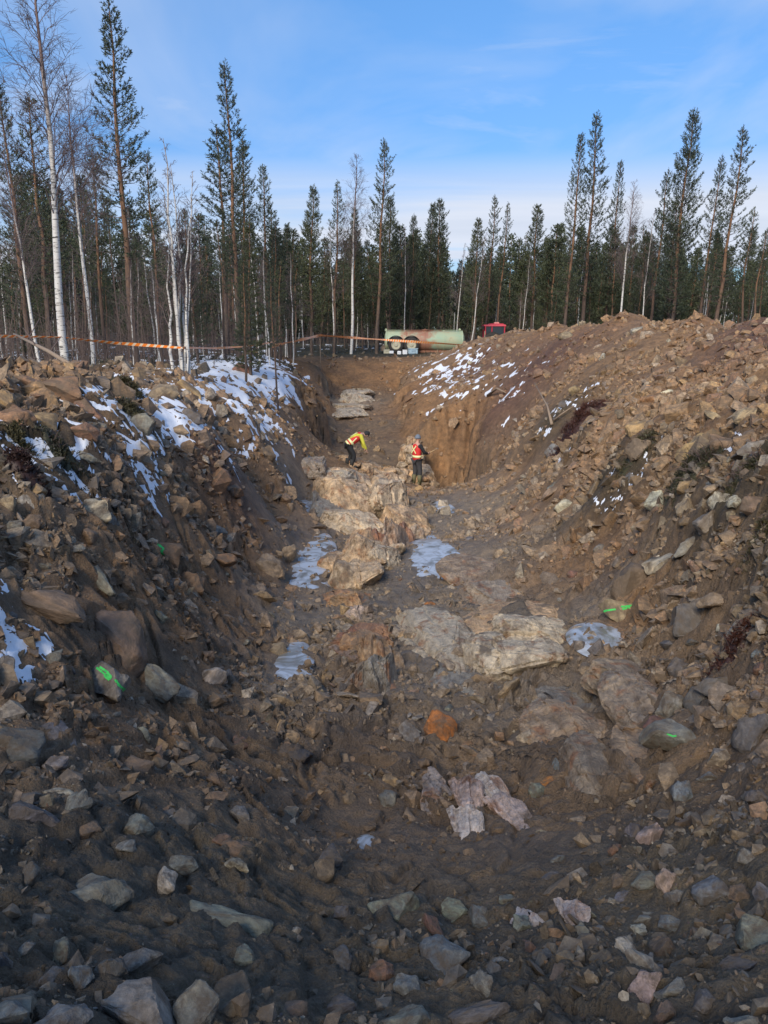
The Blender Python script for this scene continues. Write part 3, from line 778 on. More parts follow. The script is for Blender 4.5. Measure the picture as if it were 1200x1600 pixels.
HERO = [
 # px, py, w, aspect, colour, label, slab, yaw, tilt
 (690, 1128, 54, .95, 'orange', 'rusty orange rounded boulder standing on grey mud in the trench middle', 0, .2, None),
 (643, 1130, 44, .6, 'pale', 'pale flat-topped block half buried just left of the rusty orange boulder', 0, .1, None),
 (470, 1178, 40, .9, 'dark', 'shiny black stone lying alone on the mud, left of the trench middle', 0, .6, None),
 (148, 1388, 118, .62, 'green', 'large grey-green boulder with a peaked top on the lower left mud slope', 0, .2, (0.1, -.1, 0)),
 (352, 1418, 142, .5, 'green', 'broad grey slab with a flat muddy top jutting from the lower left slope', 1, -.1, (.12, -.12, 0)),
 (222, 1496, 66, .85, 'grey', 'grey pointed stone with a split face between two bigger foreground boulders', 0, .4, None),
 (200, 1582, 130, .8, 'grey', 'big blocky grey boulder cut by the bottom edge of the picture, lower left', 0, -.1, None),
 (98, 1588, 92, .6, 'blue', 'low rounded bluish boulder at the bottom edge beside the big blocky one', 0, .3, None),
 (312, 1560, 72, 1.0, 'grey', 'rough light grey stone right of the big blocky boulder at the bottom edge', 0, .8, None),
 (366, 1540, 62, .9, 'brown', 'muddy brown stone leaning behind a rough light grey one at the bottom', 0, .3, None),
 (14, 1578, 66, .8, 'blue', 'bluish boulder in the bottom left corner', 0, 0, None),
 (6, 1490, 34, 1.0, 'slate', 'dark bluish stone at the left edge above the corner boulder', 0, 0, None),
 (36, 1482, 40, .6, 'grey', 'small pale wedge-shaped stone near the left edge of the foreground', 0, .5, (0, -.4, 0)),
 (258, 1432, 40, .4, 'brown', 'small squared brown block between the peaked boulder and the broad slab', 0, .1, None),
 (284, 1345, 50, .55, 'green', 'wedge of grey stone sunk in mud above the broad slab', 0, .4, (0, -.3, 0)),
 (368, 1350, 36, .6, 'pale', 'pale knobbly quartz stone above the broad grey slab', 0, .4, None),
 (372, 1320, 48, .55, 'brown', 'brown pointed stone just above the pale knobbly quartz stone', 0, .2, None),
 (215, 1283, 58, .75, 'green', 'tilted oblong grey-green stone on the left mud slope', 0, .8, (0, .5, 0)),
 (200, 1310, 34, .8, 'grey', 'small light angular stone below the tilted oblong one', 0, .8, None),
 (332, 1218, 28, .9, 'brown', 'small rounded brown stone alone on the left mud slope', 0, 0, None),
 (618, 1405, 92, .85, 'green', 'big pale olive wedge of rock leaning in the hollow at the picture bottom centre', 0, .75, (.1, .75, 0)),
 (697, 1482, 82, 1.0, 'blue', 'bluish block with a flat front standing in the wet hollow, bottom centre', 0, .15, (.5, 0, 0)),
 (640, 1585, 96, .7, 'green', 'ridged greenish stone at the bottom edge, centre', 0, .5, (0, .4, 0)),
 (742, 1578, 100, .4, 'slate', 'long low grey slab at the bottom edge right of the ridged greenish stone', 1, .1, None),
 (528, 1570, 60, .6, 'slate', 'dark muddy stone at the bottom edge left of the ridged greenish stone', 0, .3, None),
 (462, 1560, 68, .8, 'brown', 'muddy brown boulder low in the foreground, left of centre', 0, .2, None),
 (504, 1352, 38, 1.5, 'brown', 'upright brown post-like block at the edge of the small ledge', 0, .1, None),
 (522, 1328, 44, 1.3, 'slate', 'upright dark block behind the brown post-like one on the ledge', 0, .1, None),
 (538, 1420, 30, .8, 'slate', 'squared stone under the ledge beside the olive wedge', 0, .4, None),
 (552, 1250, 26, 1.0, 'brown', 'small purple-brown upright stone on wet mud below the black stone', 0, .4, None),
 (1018, 1295, 44, 1.15, 'pink', 'frost-edged pinkish pyramid stone on the right of the foreground mud', 0, .6, (0, .1, 0)),
 (992, 1295, 40, .9, 'slate', 'dark slab leaning on the left side of the frost-edged pyramid stone', 0, .9, None),
 (1112, 1382, 60, .62, 'blue', 'bluish-green angular stone on dark mud at right of the foreground', 0, .2, None),
 (1180, 1442, 84, 1.1, 'green', 'large yellow-green angular boulder at the right edge of the foreground', 0, .5, (.5, .2, 0)),
 (1160, 1492, 70, .5, 'slate', 'dark slab under the yellow-green boulder at the right edge', 1, .2, None),
 (1008, 1372, 50, .55, 'green', 'flat grey-green stone of a small cluster, touching an upright pinkish one', 0, .1, None),
 (1042, 1366, 34, 1.2, 'pink', 'upright pinkish stone beside a flat grey-green one', 0, .3, None),
 (966, 1372, 32, .6, 'brown', 'small brown wedge at the left end of the small stone cluster', 0, .6, None),
 (972, 1398, 30, .4, 'blue', 'small banded bluish stone under the small stone cluster', 0, .4, None),
 (1050, 1440, 50, .5, 'blue', 'blue-black striated block lying on a long flat stone', 0, .1, None),
 (1005, 1432, 60, .3, 'green', 'long flat grey-green stone under the blue-black striated block', 1, 0, None),
 (996, 1450, 34, .5, 'pale', 'small whitish stone in front of the long flat stone', 0, .1, None),
 (1030, 1472, 52, .8, 'brown', 'muddy brown rounded stone below the small whitish one', 0, .4, None),
 (1026, 1500, 34, 1.1, 'blue', 'small bluish pointed stone under the muddy brown rounded one', 0, .4, None),
 (1010, 1530, 56, .75, 'pink', 'pinkish grey angular stone low in the right foreground', 0, .6, None),
 (1056, 1532, 46, 1.0, 'grey', 'pale grey angular stone touching the pinkish one, right foreground', 0, .2, None),
 (1100, 1558, 40, 1.1, 'slate', 'narrow grey pointed stone near the bottom right', 0, .2, (0, .4, 0)),
 (1042, 1575, 46, .7, 'brown', 'brown block under the pale grey angular stone', 0, .2, None),
 (1060, 1598, 110, .4, 'slate', 'wide dark slab at the bottom edge, right', 1, .1, None),
 (1160, 1592, 60, .6, 'grey', 'pale stone at the bottom edge near the right corner', 0, .1, None),
 (826, 1478, 40, 1.0, 'red', 'reddish angular stone right of the wet hollow at bottom centre', 0, .7, None),
 (872, 1516, 42, .6, 'brown', 'brown oval stone low in the foreground, right of centre', 0, .7, (0, .3, 0)),
 (878, 1475, 24, .5, 'orange', 'small orange stone above the brown oval one', 0, .1, None),
 (850, 1490, 34, .8, 'slate', 'dark squared stone left of the small orange one', 0, .3, None),
 (860, 1364, 30, .5, 'slate', 'thin dark stone alone on the smooth mud at right centre', 1, .2, None),
 (28, 1155, 84, .72, 'slate', 'big purple-grey striped block with a frosty top at the left edge', 0, .2, (.15, .15, 0)),
 (92, 1140, 60, .75, 'grey', 'grey angular rock next to the big purple-grey striped block', 0, .6, (0, .3, 0)),
 (180, 988, 132, .62, 'brown', 'largest smooth red-brown slab lying tilted on the left slope', 0, -.55, (.15, .15, 0)),
 (172, 1066, 80, .7, 'grey', 'grey oval stone sprayed with a green number, on the left slope', 0, -.5, (.4, 0, 0)),
 (248, 1060, 72, .5, 'grey', 'layered grey block right of the stone with the green number', 0, -.4, (.1, .25, 0)),
 (266, 858, 58, .95, 'rust', 'brown stone sprayed with a bright green mark on the upper left slope', 0, .3, (.1, .1, 0)),
 (334, 1046, 40, 1.1, 'pale', 'upright pale-faced slab stuck in the left slope', 0, .9, (0, .5, 0)),
 (352, 1048, 26, 1.1, 'blue', 'narrow bluish slab just right of the upright pale-faced one', 0, .9, (0, .5, 0)),
 (226, 1140, 34, .9, 'green', 'thin upright slate blade sticking from the left mud slope', 1, .9, (0, .9, 0)),
 (220, 1195, 60, .7, 'brown', 'mud-covered rounded rock below the thin slate blade', 0, .2, None),
 (78, 934, 116, .3, 'brown', 'long brown block with a charred black right end, at left', 0, -.08, None),
 (48, 782, 50, .85, 'pale', 'pale grey veined stone beneath the dark log-like lump at left', 0, .2, None),
 (146, 790, 46, 1.1, 'pale', 'upright cream stone on the dark rubble of the left slope', 0, .3, (0, .2, 0)),
 (128, 772, 28, .6, 'tan', 'small tan block above the upright cream stone', 0, .3, None),
 (176, 805, 26, 1.0, 'grey', 'small light wedge right of the upright cream stone', 0, .3, None),
 (338, 824, 36, .5, 'blue', 'purple-blue oblong stone on the left slope', 0, .1, None),
 (348, 868, 44, .7, 'rust', 'reddish flat-faced stone below the purple-blue oblong one', 0, .1, None),
 (300, 905, 50, .8, 'rust', 'brown slab with a pale rim partly sunk in the left slope', 0, -.3, None),
 (160, 900, 60, .4, 'green', 'slim olive-brown slab above the largest smooth slab', 1, -.5, (.3, .1, 0)),
 (112, 595, 76, .75, 'rust', 'largest red-brown boulder on the left bank, in front of the birches', 0, .1, None),
 (52, 598, 56, .6, 'rust', 'brown boulder left of the largest one on the left bank', 0, .2, None),
 (4, 620, 60, .9, 'ochre', 'ochre boulder cut by the left edge of the picture on the bank top', 0, .1, None),
 (25, 645, 60, .7, 'rust', 'rounded rusty boulder low on the left bank by the picture edge', 0, .3, None),
 (78, 650, 54, .9, 'ochre', 'peaked yellow-brown boulder in the rusty pile on the left bank', 0, .1, None),
 (124, 665, 58, .55, 'rust', 'smooth oval rusty boulder beside the snow on the left bank', 0, 0, None),
 (140, 630, 64, .45, 'red', 'flat reddish slab in the middle of the rusty pile on the left bank', 0, -.2, None),
 (78, 578, 36, .9, 'rust', 'small upright rusty boulder between two bigger ones on the left bank', 0, .6, None),
 (250, 610, 60, .6, 'tan', 'grey-pink speckled boulder amid snow near the birch clump', 0, .1, None),
 (290, 603, 50, .45, 'ochre', 'long orange-tan stone right of the speckled boulder', 0, .1, None),
 (378, 574, 32, .8, 'red', 'red-brown stone at the forest edge left of the trench', 0, .1, None),
 (282, 665, 40, .55, 'tan', 'grey-tan angular stone just under a snow patch on the left bank', 0, .3, None),
 (300, 646, 36, .8, 'slate', 'dark angular stone above the grey-tan one near snow', 0, .3, None),
 (420, 878, 50, .8, 'tan', 'tan blocky stone at the left foot of the trench by the ice', 0, .2, None),
 (446, 858, 26, 1.4, 'tan', 'upright tan stone next to the blocky one at the trench foot', 0, .2, None),
 (436, 895, 20, 1.2, 'ochre', 'small ochre stone leaning at the foot of the tan block', 0, .8, None),
 (436, 1018, 32, .75, 'tan', 'muddy tan cube at the left side of the floor ice', 0, .1, None),
 (657, 762, 18, .8, 'ochre', 'ochre block at the feet of the standing worker', 0, .1, None),
 (1062, 638, 44, .85, 'ochre', 'big square yellow-tan boulder at the foot of the right spoil heap', 0, .2, None),
 (1164, 644, 40, .65, 'tan', 'smooth light tan boulder near the right edge at the heap foot', 0, .1, None),
 (1090, 692, 62, .62, 'ochre', 'largest flat-fronted yellow boulder below the spoil heap', 0, 0, None),
 (1005, 662, 62, .5, 'ochre', 'broad orange-tan boulder left of the big yellow ones at the heap foot', 0, .2, None),
 (1136, 685, 60, .5, 'brown', 'long brown slab right of the flat-fronted yellow boulder', 0, -.6, None),
 (1180, 688, 80, .5, 'grey', 'broad grey slab at the right edge below the heap', 1, -.1, None),
 (1145, 588, 26, .9, 'pale', 'pale grey upright block high on the right of the heap face', 0, .1, None),
 (1146, 606, 24, .7, 'tan', 'tan block directly under the pale upright one on the heap', 0, .1, None),
 (1026, 562, 30, 1.1, 'tan', 'pale tan slab leaning in the middle of the heap face', 0, .4, None),
 (942, 556, 14, 1.3, 'pale', 'small upright cream stone alone on the left half of the heap face', 0, .1, None),
 (1000, 512, 28, .5, 'pale', 'cream flat stone on the heap just under its first peak', 0, .1, None),
 (910, 504, 14, 1.1, 'tan', 'round tan boulder standing on the crest of the heap, left part', 0, .1, None),
 (884, 522, 26, .7, 'tan', 'slanting tan slab near the crest of the heap', 0, -.6, None),
 (1046, 530, 10, 1.4, 'pale', 'thin upright cream stone between the two peaks of the heap', 0, .1, None),
 (968, 944, 64, .7, 'tan', 'tan boulder with a green sprayed top at the right of the trench floor', 0, -.1, None),
 (908, 976, 34, .8, 'pale', 'round pale boulder at the upper end of the right ice puddle', 0, .1, None),
 (1045, 1160, 84, .7, 'green', 'square greenish block with a faint green mark on the right slope', 0, .1, None),
 (990, 893, 90, .65, 'brown', 'mud-caked brown block on the right slope above the tan boulder', 0, .1, None),
 (1045, 862, 84, .34, 'pale', 'stack of pale layered slate lying on the right slope', 1, -.2, None),
 (1075, 845, 70, .3, 'grey', 'grey layered slab just above the pale layered slate', 1, -.15, None),
 (1186, 775, 56, .95, 'brown', 'brown upright boulder at the right edge beneath the brush', 0, .2, None),
 (1078, 786, 40, .9, 'tan', 'tan tapered boulder left of the pale ones on the right slope', 0, .6, (0, -.4, 0)),
 (1125, 775, 34, 1.0, 'pale', 'whitish-grey boulder beside the tan tapered one', 0, .2, None),
 (1148, 778, 26, .9, 'pale', 'creamy white stone right of the whitish-grey boulder', 0, .2, None),
 (1110, 806, 56, .55, 'grey', 'grey rounded boulder under the two whitish ones', 0, .2, None),
 (1026, 774, 36, .8, 'pale', 'bluish-white angular slab alone on dark rubble of the right slope', 0, .6, None),
 (880, 784, 30, .7, 'pale', 'cream flat stone left of the dark rubble, right slope', 0, .2, None),
 (862, 770, 36, .4, 'tan', 'pair-end tan slab touching the cream flat stone', 0, .3, None),
 (866, 752, 26, .5, 'blue', 'blue-grey flat stone above the tan slab on the right slope', 1, .2, None),
 (866, 700, 26, .9, 'blue', 'blue-grey block below the dark peat clump', 0, .5, None),
 (1046, 1092, 48, .85, 'grey', 'mottled grey-pink boulder at the lower right rubble', 0, .8, None),
 (1092, 1085, 44, .8, 'slate', 'grey angular boulder right of the mottled one', 0, .4, None),
 (1040, 1132, 46, .75, 'red', 'red-brown peaked boulder under the mottled grey-pink one', 0, .3, None),
 (1125, 1055, 84, .5, 'slate', 'wide dark slab in the right rubble above the grey angular boulder', 0, .1, None),
 (1182, 1135, 70, .8, 'slate', 'large dark rounded boulder at the right edge', 0, .1, None),
 (1118, 940, 50, .6, 'tan', 'tan squared stone in the right rubble', 0, .5, None),
 (1150, 950, 44, .6, 'brown', 'brown stone right of the tan squared one in the rubble', 0, .1, None),
 (1080, 955, 70, .9, 'slate', 'tall dark slab leaning in the rubble at the trench right side', 0, .9, None),
 (1140, 1242, 34, .9, 'pale', 'small pinkish-white stone on the lower right mud', 0, .3, None),
 (888, 1172, 22, .9, 'tan', 'small tan angular stone on the mud under the right ledge', 0, .3, None),
 (840, 1230, 30, .9, 'green', 'grey-green stone right of the pink vein outcrop', 0, .3, None),
 (856, 1218, 36, .4, 'orange', 'low orange-brown stone beside the pink vein outcrop', 0, .1, None),
 (50, 1270, 84, .5, 'slate', 'flat purple-grey boulder at the left, under the frosted stick-like rock', 0, .1, None),
 (92, 1236, 56, .3, 'pale', 'thin frosted rock lying over the flat purple-grey boulder', 0, -.1, (0, -.2, 0)),
 (120, 1248, 36, 1.3, 'green', 'tall pale blade of stone stuck up beside the frosted rock', 0, .6, (0, .5, 0)),
 (140, 1295, 36, .8, 'brown', 'brown lump right of the tall pale blade', 0, .3, None),
 (672, 943, 20, .5, 'orange', 'small orange-tan cobble lying on grey mud between the outcrops', 0, .1, None),
 (680, 937, 18, .6, 'dark', 'small black cobble on the wet mud beyond the orange-tan cobble', 0, .1, None),
 (790, 942, 24, .5, 'blue', 'small slate-blue flat stone on top of the right bedrock', 1, .1, None),
 (796, 1070, 46, .45, 'tan', 'tan flat-topped stone under the dark crack of the right bedrock', 0, .1, None),
]
for h in HERO:
    place_rock(h[0], h[1] + h[2] * h[3] * 0.25, h[2], h[3], h[4], h[5], slab=bool(h[6]), yaw=h[7], tilt=h[8], sink=.15 if ('spray' in h[5] or 'green mark' in h[5]) else .42)

ZONES = [('right face of the big spoil heap', lambda x, y: x > 720 and y < 640 and (y < 600 or x > 830)),
         ('bouldery foot of the big spoil heap', lambda x, y: x > 900 and y < 710),
         ('right trench side', lambda x, y: x > 760 + max(0, (900 - y)) * .0 + max(0, y - 900) * .8 and y < 1250),
         ('left snowy bank', lambda x, y: x < 500 and y < 700),
         ('left trench side', lambda x, y: x < 450 - max(0, y - 1050) * .3 and y < 1250),
         ('dark foreground mud', lambda x, y: y >= 1250),
         ('middle trench floor', lambda x, y: True)]
CN = {'grey': 'grey', 'tan': 'tan', 'brown': 'brown', 'slate': 'dark slaty', 'ochre': 'yellow-brown', 'rust': 'rust-brown', 'blue': 'bluish-grey', 'pale': 'pale', 'red': 'reddish', 'green': 'grey-green'}
def pick_col(tint, r):
    if tint > .75: ch = ['tan', 'ochre', 'rust', 'brown', 'tan', 'pale']
    elif tint > .45: ch = ['tan', 'grey', 'brown', 'rust', 'pale', 'slate', 'brown']
    else: ch = ['grey', 'slate', 'brown', 'green', 'blue', 'grey', 'pale', 'brown', 'red']
    return r.choice(ch)
LM = [(690, 1128, 'the rusty orange boulder'), (470, 1178, 'the shiny black stone'), (148, 1388, 'the peaked grey-green boulder'), (352, 1418, 'the broad grey slab'), (200, 1575, 'the big blocky corner boulder'),
      (618, 1405, 'the leaning olive wedge'), (740, 1250, 'the pink vein outcrop'), (1018, 1295, 'the frost-edged pyramid stone'), (1112, 1382, 'the bluish-green angular stone'), (1180, 1442, 'the yellow-green edge boulder'),
      (1050, 1440, 'the blue-black striated block'), (28, 1155, 'the purple-grey striped block'), (182, 988, 'the largest smooth slab'), (172, 1068, 'the green-numbered stone'), (266, 858, 'the green-sprayed brown stone'),
      (334, 1046, 'the upright pale slab'), (48, 782, 'the pale veined stone'), (146, 790, 'the upright cream stone'), (112, 595, 'the largest left-bank boulder'), (250, 610, 'the speckled boulder in snow'), (420, 878, 'the tan block by the ice'),
      (1062, 638, 'the square yellow-tan boulder'), (1164, 644, 'the smooth light tan boulder'), (1090, 692, 'the flat-fronted yellow boulder'), (1145, 588, 'the pale upright heap block'), (968, 944, 'the green-topped tan boulder'),
      (1045, 1160, 'the square greenish block'), (1045, 862, 'the layered slate stack'), (1078, 786, 'the tan tapered boulder'), (866, 700, 'the peat clump block'), (1040, 1092, 'the mottled grey-pink boulder'), (1182, 1135, 'the large dark edge boulder'),
      (832, 1010, 'the cream bedrock block'), (575, 800, 'the whaleback hump'), (588, 1040, 'the upright splintered slabs'), (985, 495, 'the first heap peak'), (1100, 490, 'the second heap peak'), (905, 655, 'the dark peat clump'), (800, 520, 'the heap end by the tractor'), (920, 580, 'the middle of the heap face'), (390, 620, 'the long snow field')]
def rock_label(cn, px, py, w_):
    l = min(LM, key=lambda a: math.hypot(a[0] - px, a[1] - py))
    dx, dy = px - l[0], py - l[1]; q = math.hypot(dx, dy)
    near = 'close' if q < 55 else ('just' if q < 110 else 'further off')
    a = abs(dx) / (q + 1e-6); v = 'below' if dy > 0 else 'above'; h = 'right' if dx > 0 else 'left'
    dr = '%s of' % h if a > .92 else (v if a < .38 else '%s and %s of' % (v, h))
    return '%s%s angular rock %s %s %s' % ('small ' if w_ < 26 else '', cn, near, dr, l[2])
NAUTO = 296 - len(ALLROCK)
LAST = ['']; LGRP = {}
cnt = 0; tries = 0
while cnt < NAUTO and tries < 20000:
    tries += 1
    px, py = rng.uniform(5, 1195), 500 + 1095 * rng.random() ** 0.9
    p, n = hit(px, py)
    if p is None or p.y > 45: continue
    rk = float(grid_at(np.array([p.x]), np.array([p.y]), rock_a)[0])
    if rng.random() > (rk ** 2.2) * 0.9 + 0.03: continue
    d = to_px(p)[2]
    size = rng.uniform(0.07, 0.16) + 0.12 * rng.random() ** 3
    if py < 720: size = rng.uniform(0.22, 0.5)
    wpx = max(size * F / d, 9)
    wpx = min(wpx, 44)
    if any(abs(px - a) < (wpx + b) * .42 and abs(py - c) < (wpx + b) * .33 for a, c, b, _ in ALLROCK): continue
    tint = float(grid_at(np.array([p.x]), np.array([p.y]), tint_a)[0])
    cn = pick_col(tint, rng)
    zn = next(z for z, f in ZONES if f(px, py))
    place_rock(px, py, wpx, rng.uniform(.45, 1.0), cn, LAST.__setitem__(0, rock_label(CN[cn], px, py, wpx)) or LAST[0],
               slab=rng.random() < .15, yaw=rng.uniform(-1.5, 1.5), tilt=(rng.uniform(-.5, .5), rng.uniform(-.5, .5), 0),
               group=LGRP.setdefault(ALLROCK and LAST[0], '%s rocks on the %s' % (CN[cn], zn)), sink=.3)
    cnt += 1

# the countless smaller stones
def low_rock(seed, n0=9, n1=13):
    r = random.Random(seed)
    bm = bmesh.new()
    fl = r.choice((.35, .6, .85, .6))
    for i in range(r.randint(n0, n1)):
        v = Vector((r.gauss(0, 1), r.gauss(0, 1), r.gauss(0, 1))).normalized() * r.uniform(.35, .55)
        bm.verts.new((v.x, v.y * .85, v.z * fl))
    bmesh.ops.convex_hull(bm, input=bm.verts)
    bmesh.ops.delete(bm, geom=[v for v in bm.verts if not v.link_faces], context='VERTS')
    bmesh.ops.triangulate(bm, faces=bm.faces)
    V = np.array([v.co[:] for v in bm.verts]); bm.verts.index_update()
    T = np.array([[v.index for v in f.verts] for f in bm.faces])
    bm.free()
    return V, T
LOW = [low_rock(900 + i) for i in range(16)]
LOWS = [low_rock(950 + i, 6, 8) for i in range(10)]
NRM = np.zeros((nrow, ncol, 3))
gyx = (np.roll(ZT, -1, 1) - np.roll(ZT, 1, 1)) / (np.roll(GX, -1, 1) - np.roll(GX, 1, 1) + 1e-9)
def bulk(name, label, n, smin_px, smax, power, sel, colf, dmax=60, seed=0, mat=None, LOW=LOW):
    r = np.random.default_rng(seed)
    ri = r.integers(0, nrow - 1, n * 8); ci = r.integers(0, ncol - 1, n * 8)
    x, y, z = GX[ri, ci], GY[ri, ci], ZT[ri, ci]
    d = np.hypot(x, y - 0) + 0.5
    smin = np.maximum(smin_px * d / F, 0.006)
    s = smin * (1 - r.random(len(x))) ** (-1 / power)
    s = np.minimum(s, np.minimum(smax, 0.04 + .027 * d) * (.7 + .6 * r.random(len(x))))
    dens = sel(x, y, z, rock_a[ri, ci]) * (1 - .7 * snow_a[ri, ci]) * (.35 + .65 * smooth01(d, 2.0, 7.0)) * np.maximum(smooth01(fbm(x * .7, y * .7, 57, 3), -.55, .35), smooth01(rock_a[ri, ci], .6, .95))
    clear = np.ones(len(x), bool)
    for hx_, hy_, hw_ in HEROXY:
        clear &= (np.hypot(x - hx_, y - hy_ + .15 * hw_) > hw_ * .5 + s * .3)
    ok = clear & (r.random(len(x)) < dens) & (y < dmax) & (y > 0.2) & (np.abs(US[ci]) < .56)
    x, y, z, s, ri, ci = [a[ok][:n] for a in (x, y, z, s, ri, ci)]
    cols = colf(r, tint_a[ri, ci], soil_rgb[ri, ci])
    cols = np.concatenate([cols, np.zeros((len(cols), 1))], 1)
    m = len(x)
    kind = r.integers(0, len(LOW), m)
    Vs, Ts, Cs = [], [], []
    base = 0
    q = r.normal(size=(m, 4)); 
    q[:, 0] += 1.2 * np.sign(q[:, 0]); q /= np.linalg.norm(q, axis=1, keepdims=True)
    w_, a, b, c = q.T
    RM = np.stack([1 - 2 * (b * b + c * c), 2 * (a * b - c * w_), 2 * (a * c + b * w_), 2 * (a * b + c * w_), 1 - 2 * (a * a + c * c), 2 * (b * c - a * w_), 2 * (a * c - b * w_), 2 * (b * c + a * w_), 1 - 2 * (a * a + b * b)], -1).reshape(m, 3, 3)
    for k in range(len(LOW)):
        sl = np.where(kind == k)[0]
        if not len(sl): continue
        V, T = LOW[k]
        st = s[sl][:, None] * (0.55 + 0.9 * r.random((len(sl), 3)))
        P_ = np.einsum('nij,nvj->nvi', RM[sl], V[None] * st[:, None, :])
        P_ += np.stack([x[sl], y[sl], z[sl] + s[sl] * (-.16 + .26 * r.random(len(sl)))], -1)[:, None, :]
        nv = len(V)
        Vs.append(P_.reshape(-1, 3))
        Ts.append((T[None] + (np.arange(len(sl)) * nv)[:, None, None] + base).reshape(-1, 3))
        Cs.append(np.repeat(cols[sl], nv, 0))
        base += len(sl) * nv
    me = np_mesh(name, np.concatenate(Vs), np.concatenate(Ts), False, np.concatenate(Cs))
    o = link(name, me, mat or M_rubble)
    tag(o, label, name.replace('_', ' '), kind='stuff')
    return o
greys = np.array([C['grey'], C['slate'], C['brown'], C['green'], C['blue'], C['pale'], C['brown'], C['tan'], C['rust']])
tans = np.array([C['tan'], C['ochre'], C['rust'], C['brown'], C['tan'], C['pale'], C['ochre'], C['brown'], C['red']])
def rock_cols(r, tint, soil):
    m = len(tint)
    warm = r.random(m) < np.clip(tint * 1.1 - .1, 0, 1)
    c = np.where(warm[:, None], tans[r.integers(0, 9, m)], greys[r.integers(0, 9, m)]) * (0.7 + .55 * r.random((m, 1)))
    k = (0.3 + .65 * r.random((m, 1)))
    return c * (1 - k) + soil * 1.15 * k
def clod_cols(r, tint, soil):
    return soil * (0.85 + .35 * r.random((len(tint), 1)))
bulk('loose_rubble', 'broken stones of every size strewn over banks, heap and floor', 46000, 6.5, .42, 1.5, lambda x, y, z, rk: 0.01 + rk ** 2.0, rock_cols, seed=1)
bulk('stone_chips', 'small stone chips and grit scattered on the mud', 38000, 2.6, .12, 1.8, lambda x, y, z, rk: 0.06 + .75 * rk, rock_cols, seed=2, LOW=LOWS)
bulk('soil_clods', 'crumbly brown clods of mud on the trench sides', 26000, 5, .15, 1.8, lambda x, y, z, rk: 0.5 * smooth01(fbm(x * .9, y * .9, 33, 2), -.3, .5), clod_cols, seed=3, mat=M_soil, LOW=LOWS)
#PART2
# ------------------------------------------------------------------ bedrock outcrops
def bed_material():
    m, t, b = new_mat('bedrock')
    oi = N(t, 'ShaderNodeObjectInfo'); g = N(t, 'ShaderNodeNewGeometry'); pos = g.outputs['Position']
    n1 = noise(t, pos, 2.4, 8, 0.65, 0.9); n2 = noise(t, pos, 17, 7, 0.72, 0.5)
    st = noise(t, mapping(t, pos, (0, 0, 0), (5.0, 1.2, 3.0), (0.2, 0.5, 0.15)), 1.3, 6, 0.65, 0.8)
    c = mixc(t, 1.0, oi.outputs['Color'], ramp(t, n1, [(0.28, (0.55, 0.47, 0.42)), (0.47, (1, 1, 1)), (0.68, (1.45, 1.42, 1.34))]), 'MULTIPLY')
    c = mixc(t, ramp(t, noise(t, pos, 4.5, 5, .6, .6), [(.54, 0.0), (.66, .75)]), c, (.30, .135, .06))
    c = mixc(t, 1.0, c, ramp(t, n2, [(0.28, 0.5), (0.5, 1.0), (0.75, 1.5)]), 'MULTIPLY')
    c = mixc(t, .8, c, mixc(t, 1.0, c, ramp(t, st, [(0.33, (0.6, 0.54, 0.5)), (0.45, (1, 1, 1)), (0.64, (1.3, 1.28, 1.25))]), 'MULTIPLY'))
    mud = ramp(t, noise(t, pos, 2.1, 7, 0.68, 0.4), [(0.53, 0.0), (0.63, 0.85)])
    c = mixc(t, mud, c, (0.175, 0.130, 0.088))
    t.links.new(c, b.inputs['Base Color']); b.inputs['Roughness'].default_value = 0.55
    h = math_node(t, 'ADD', math_node(t, 'ADD', n2, math_node(t, 'MULTIPLY', st, 1.3)), n1)
    bump(t, b, h, 0.9, 0.06)
    return m
M_bedrock = bed_material()
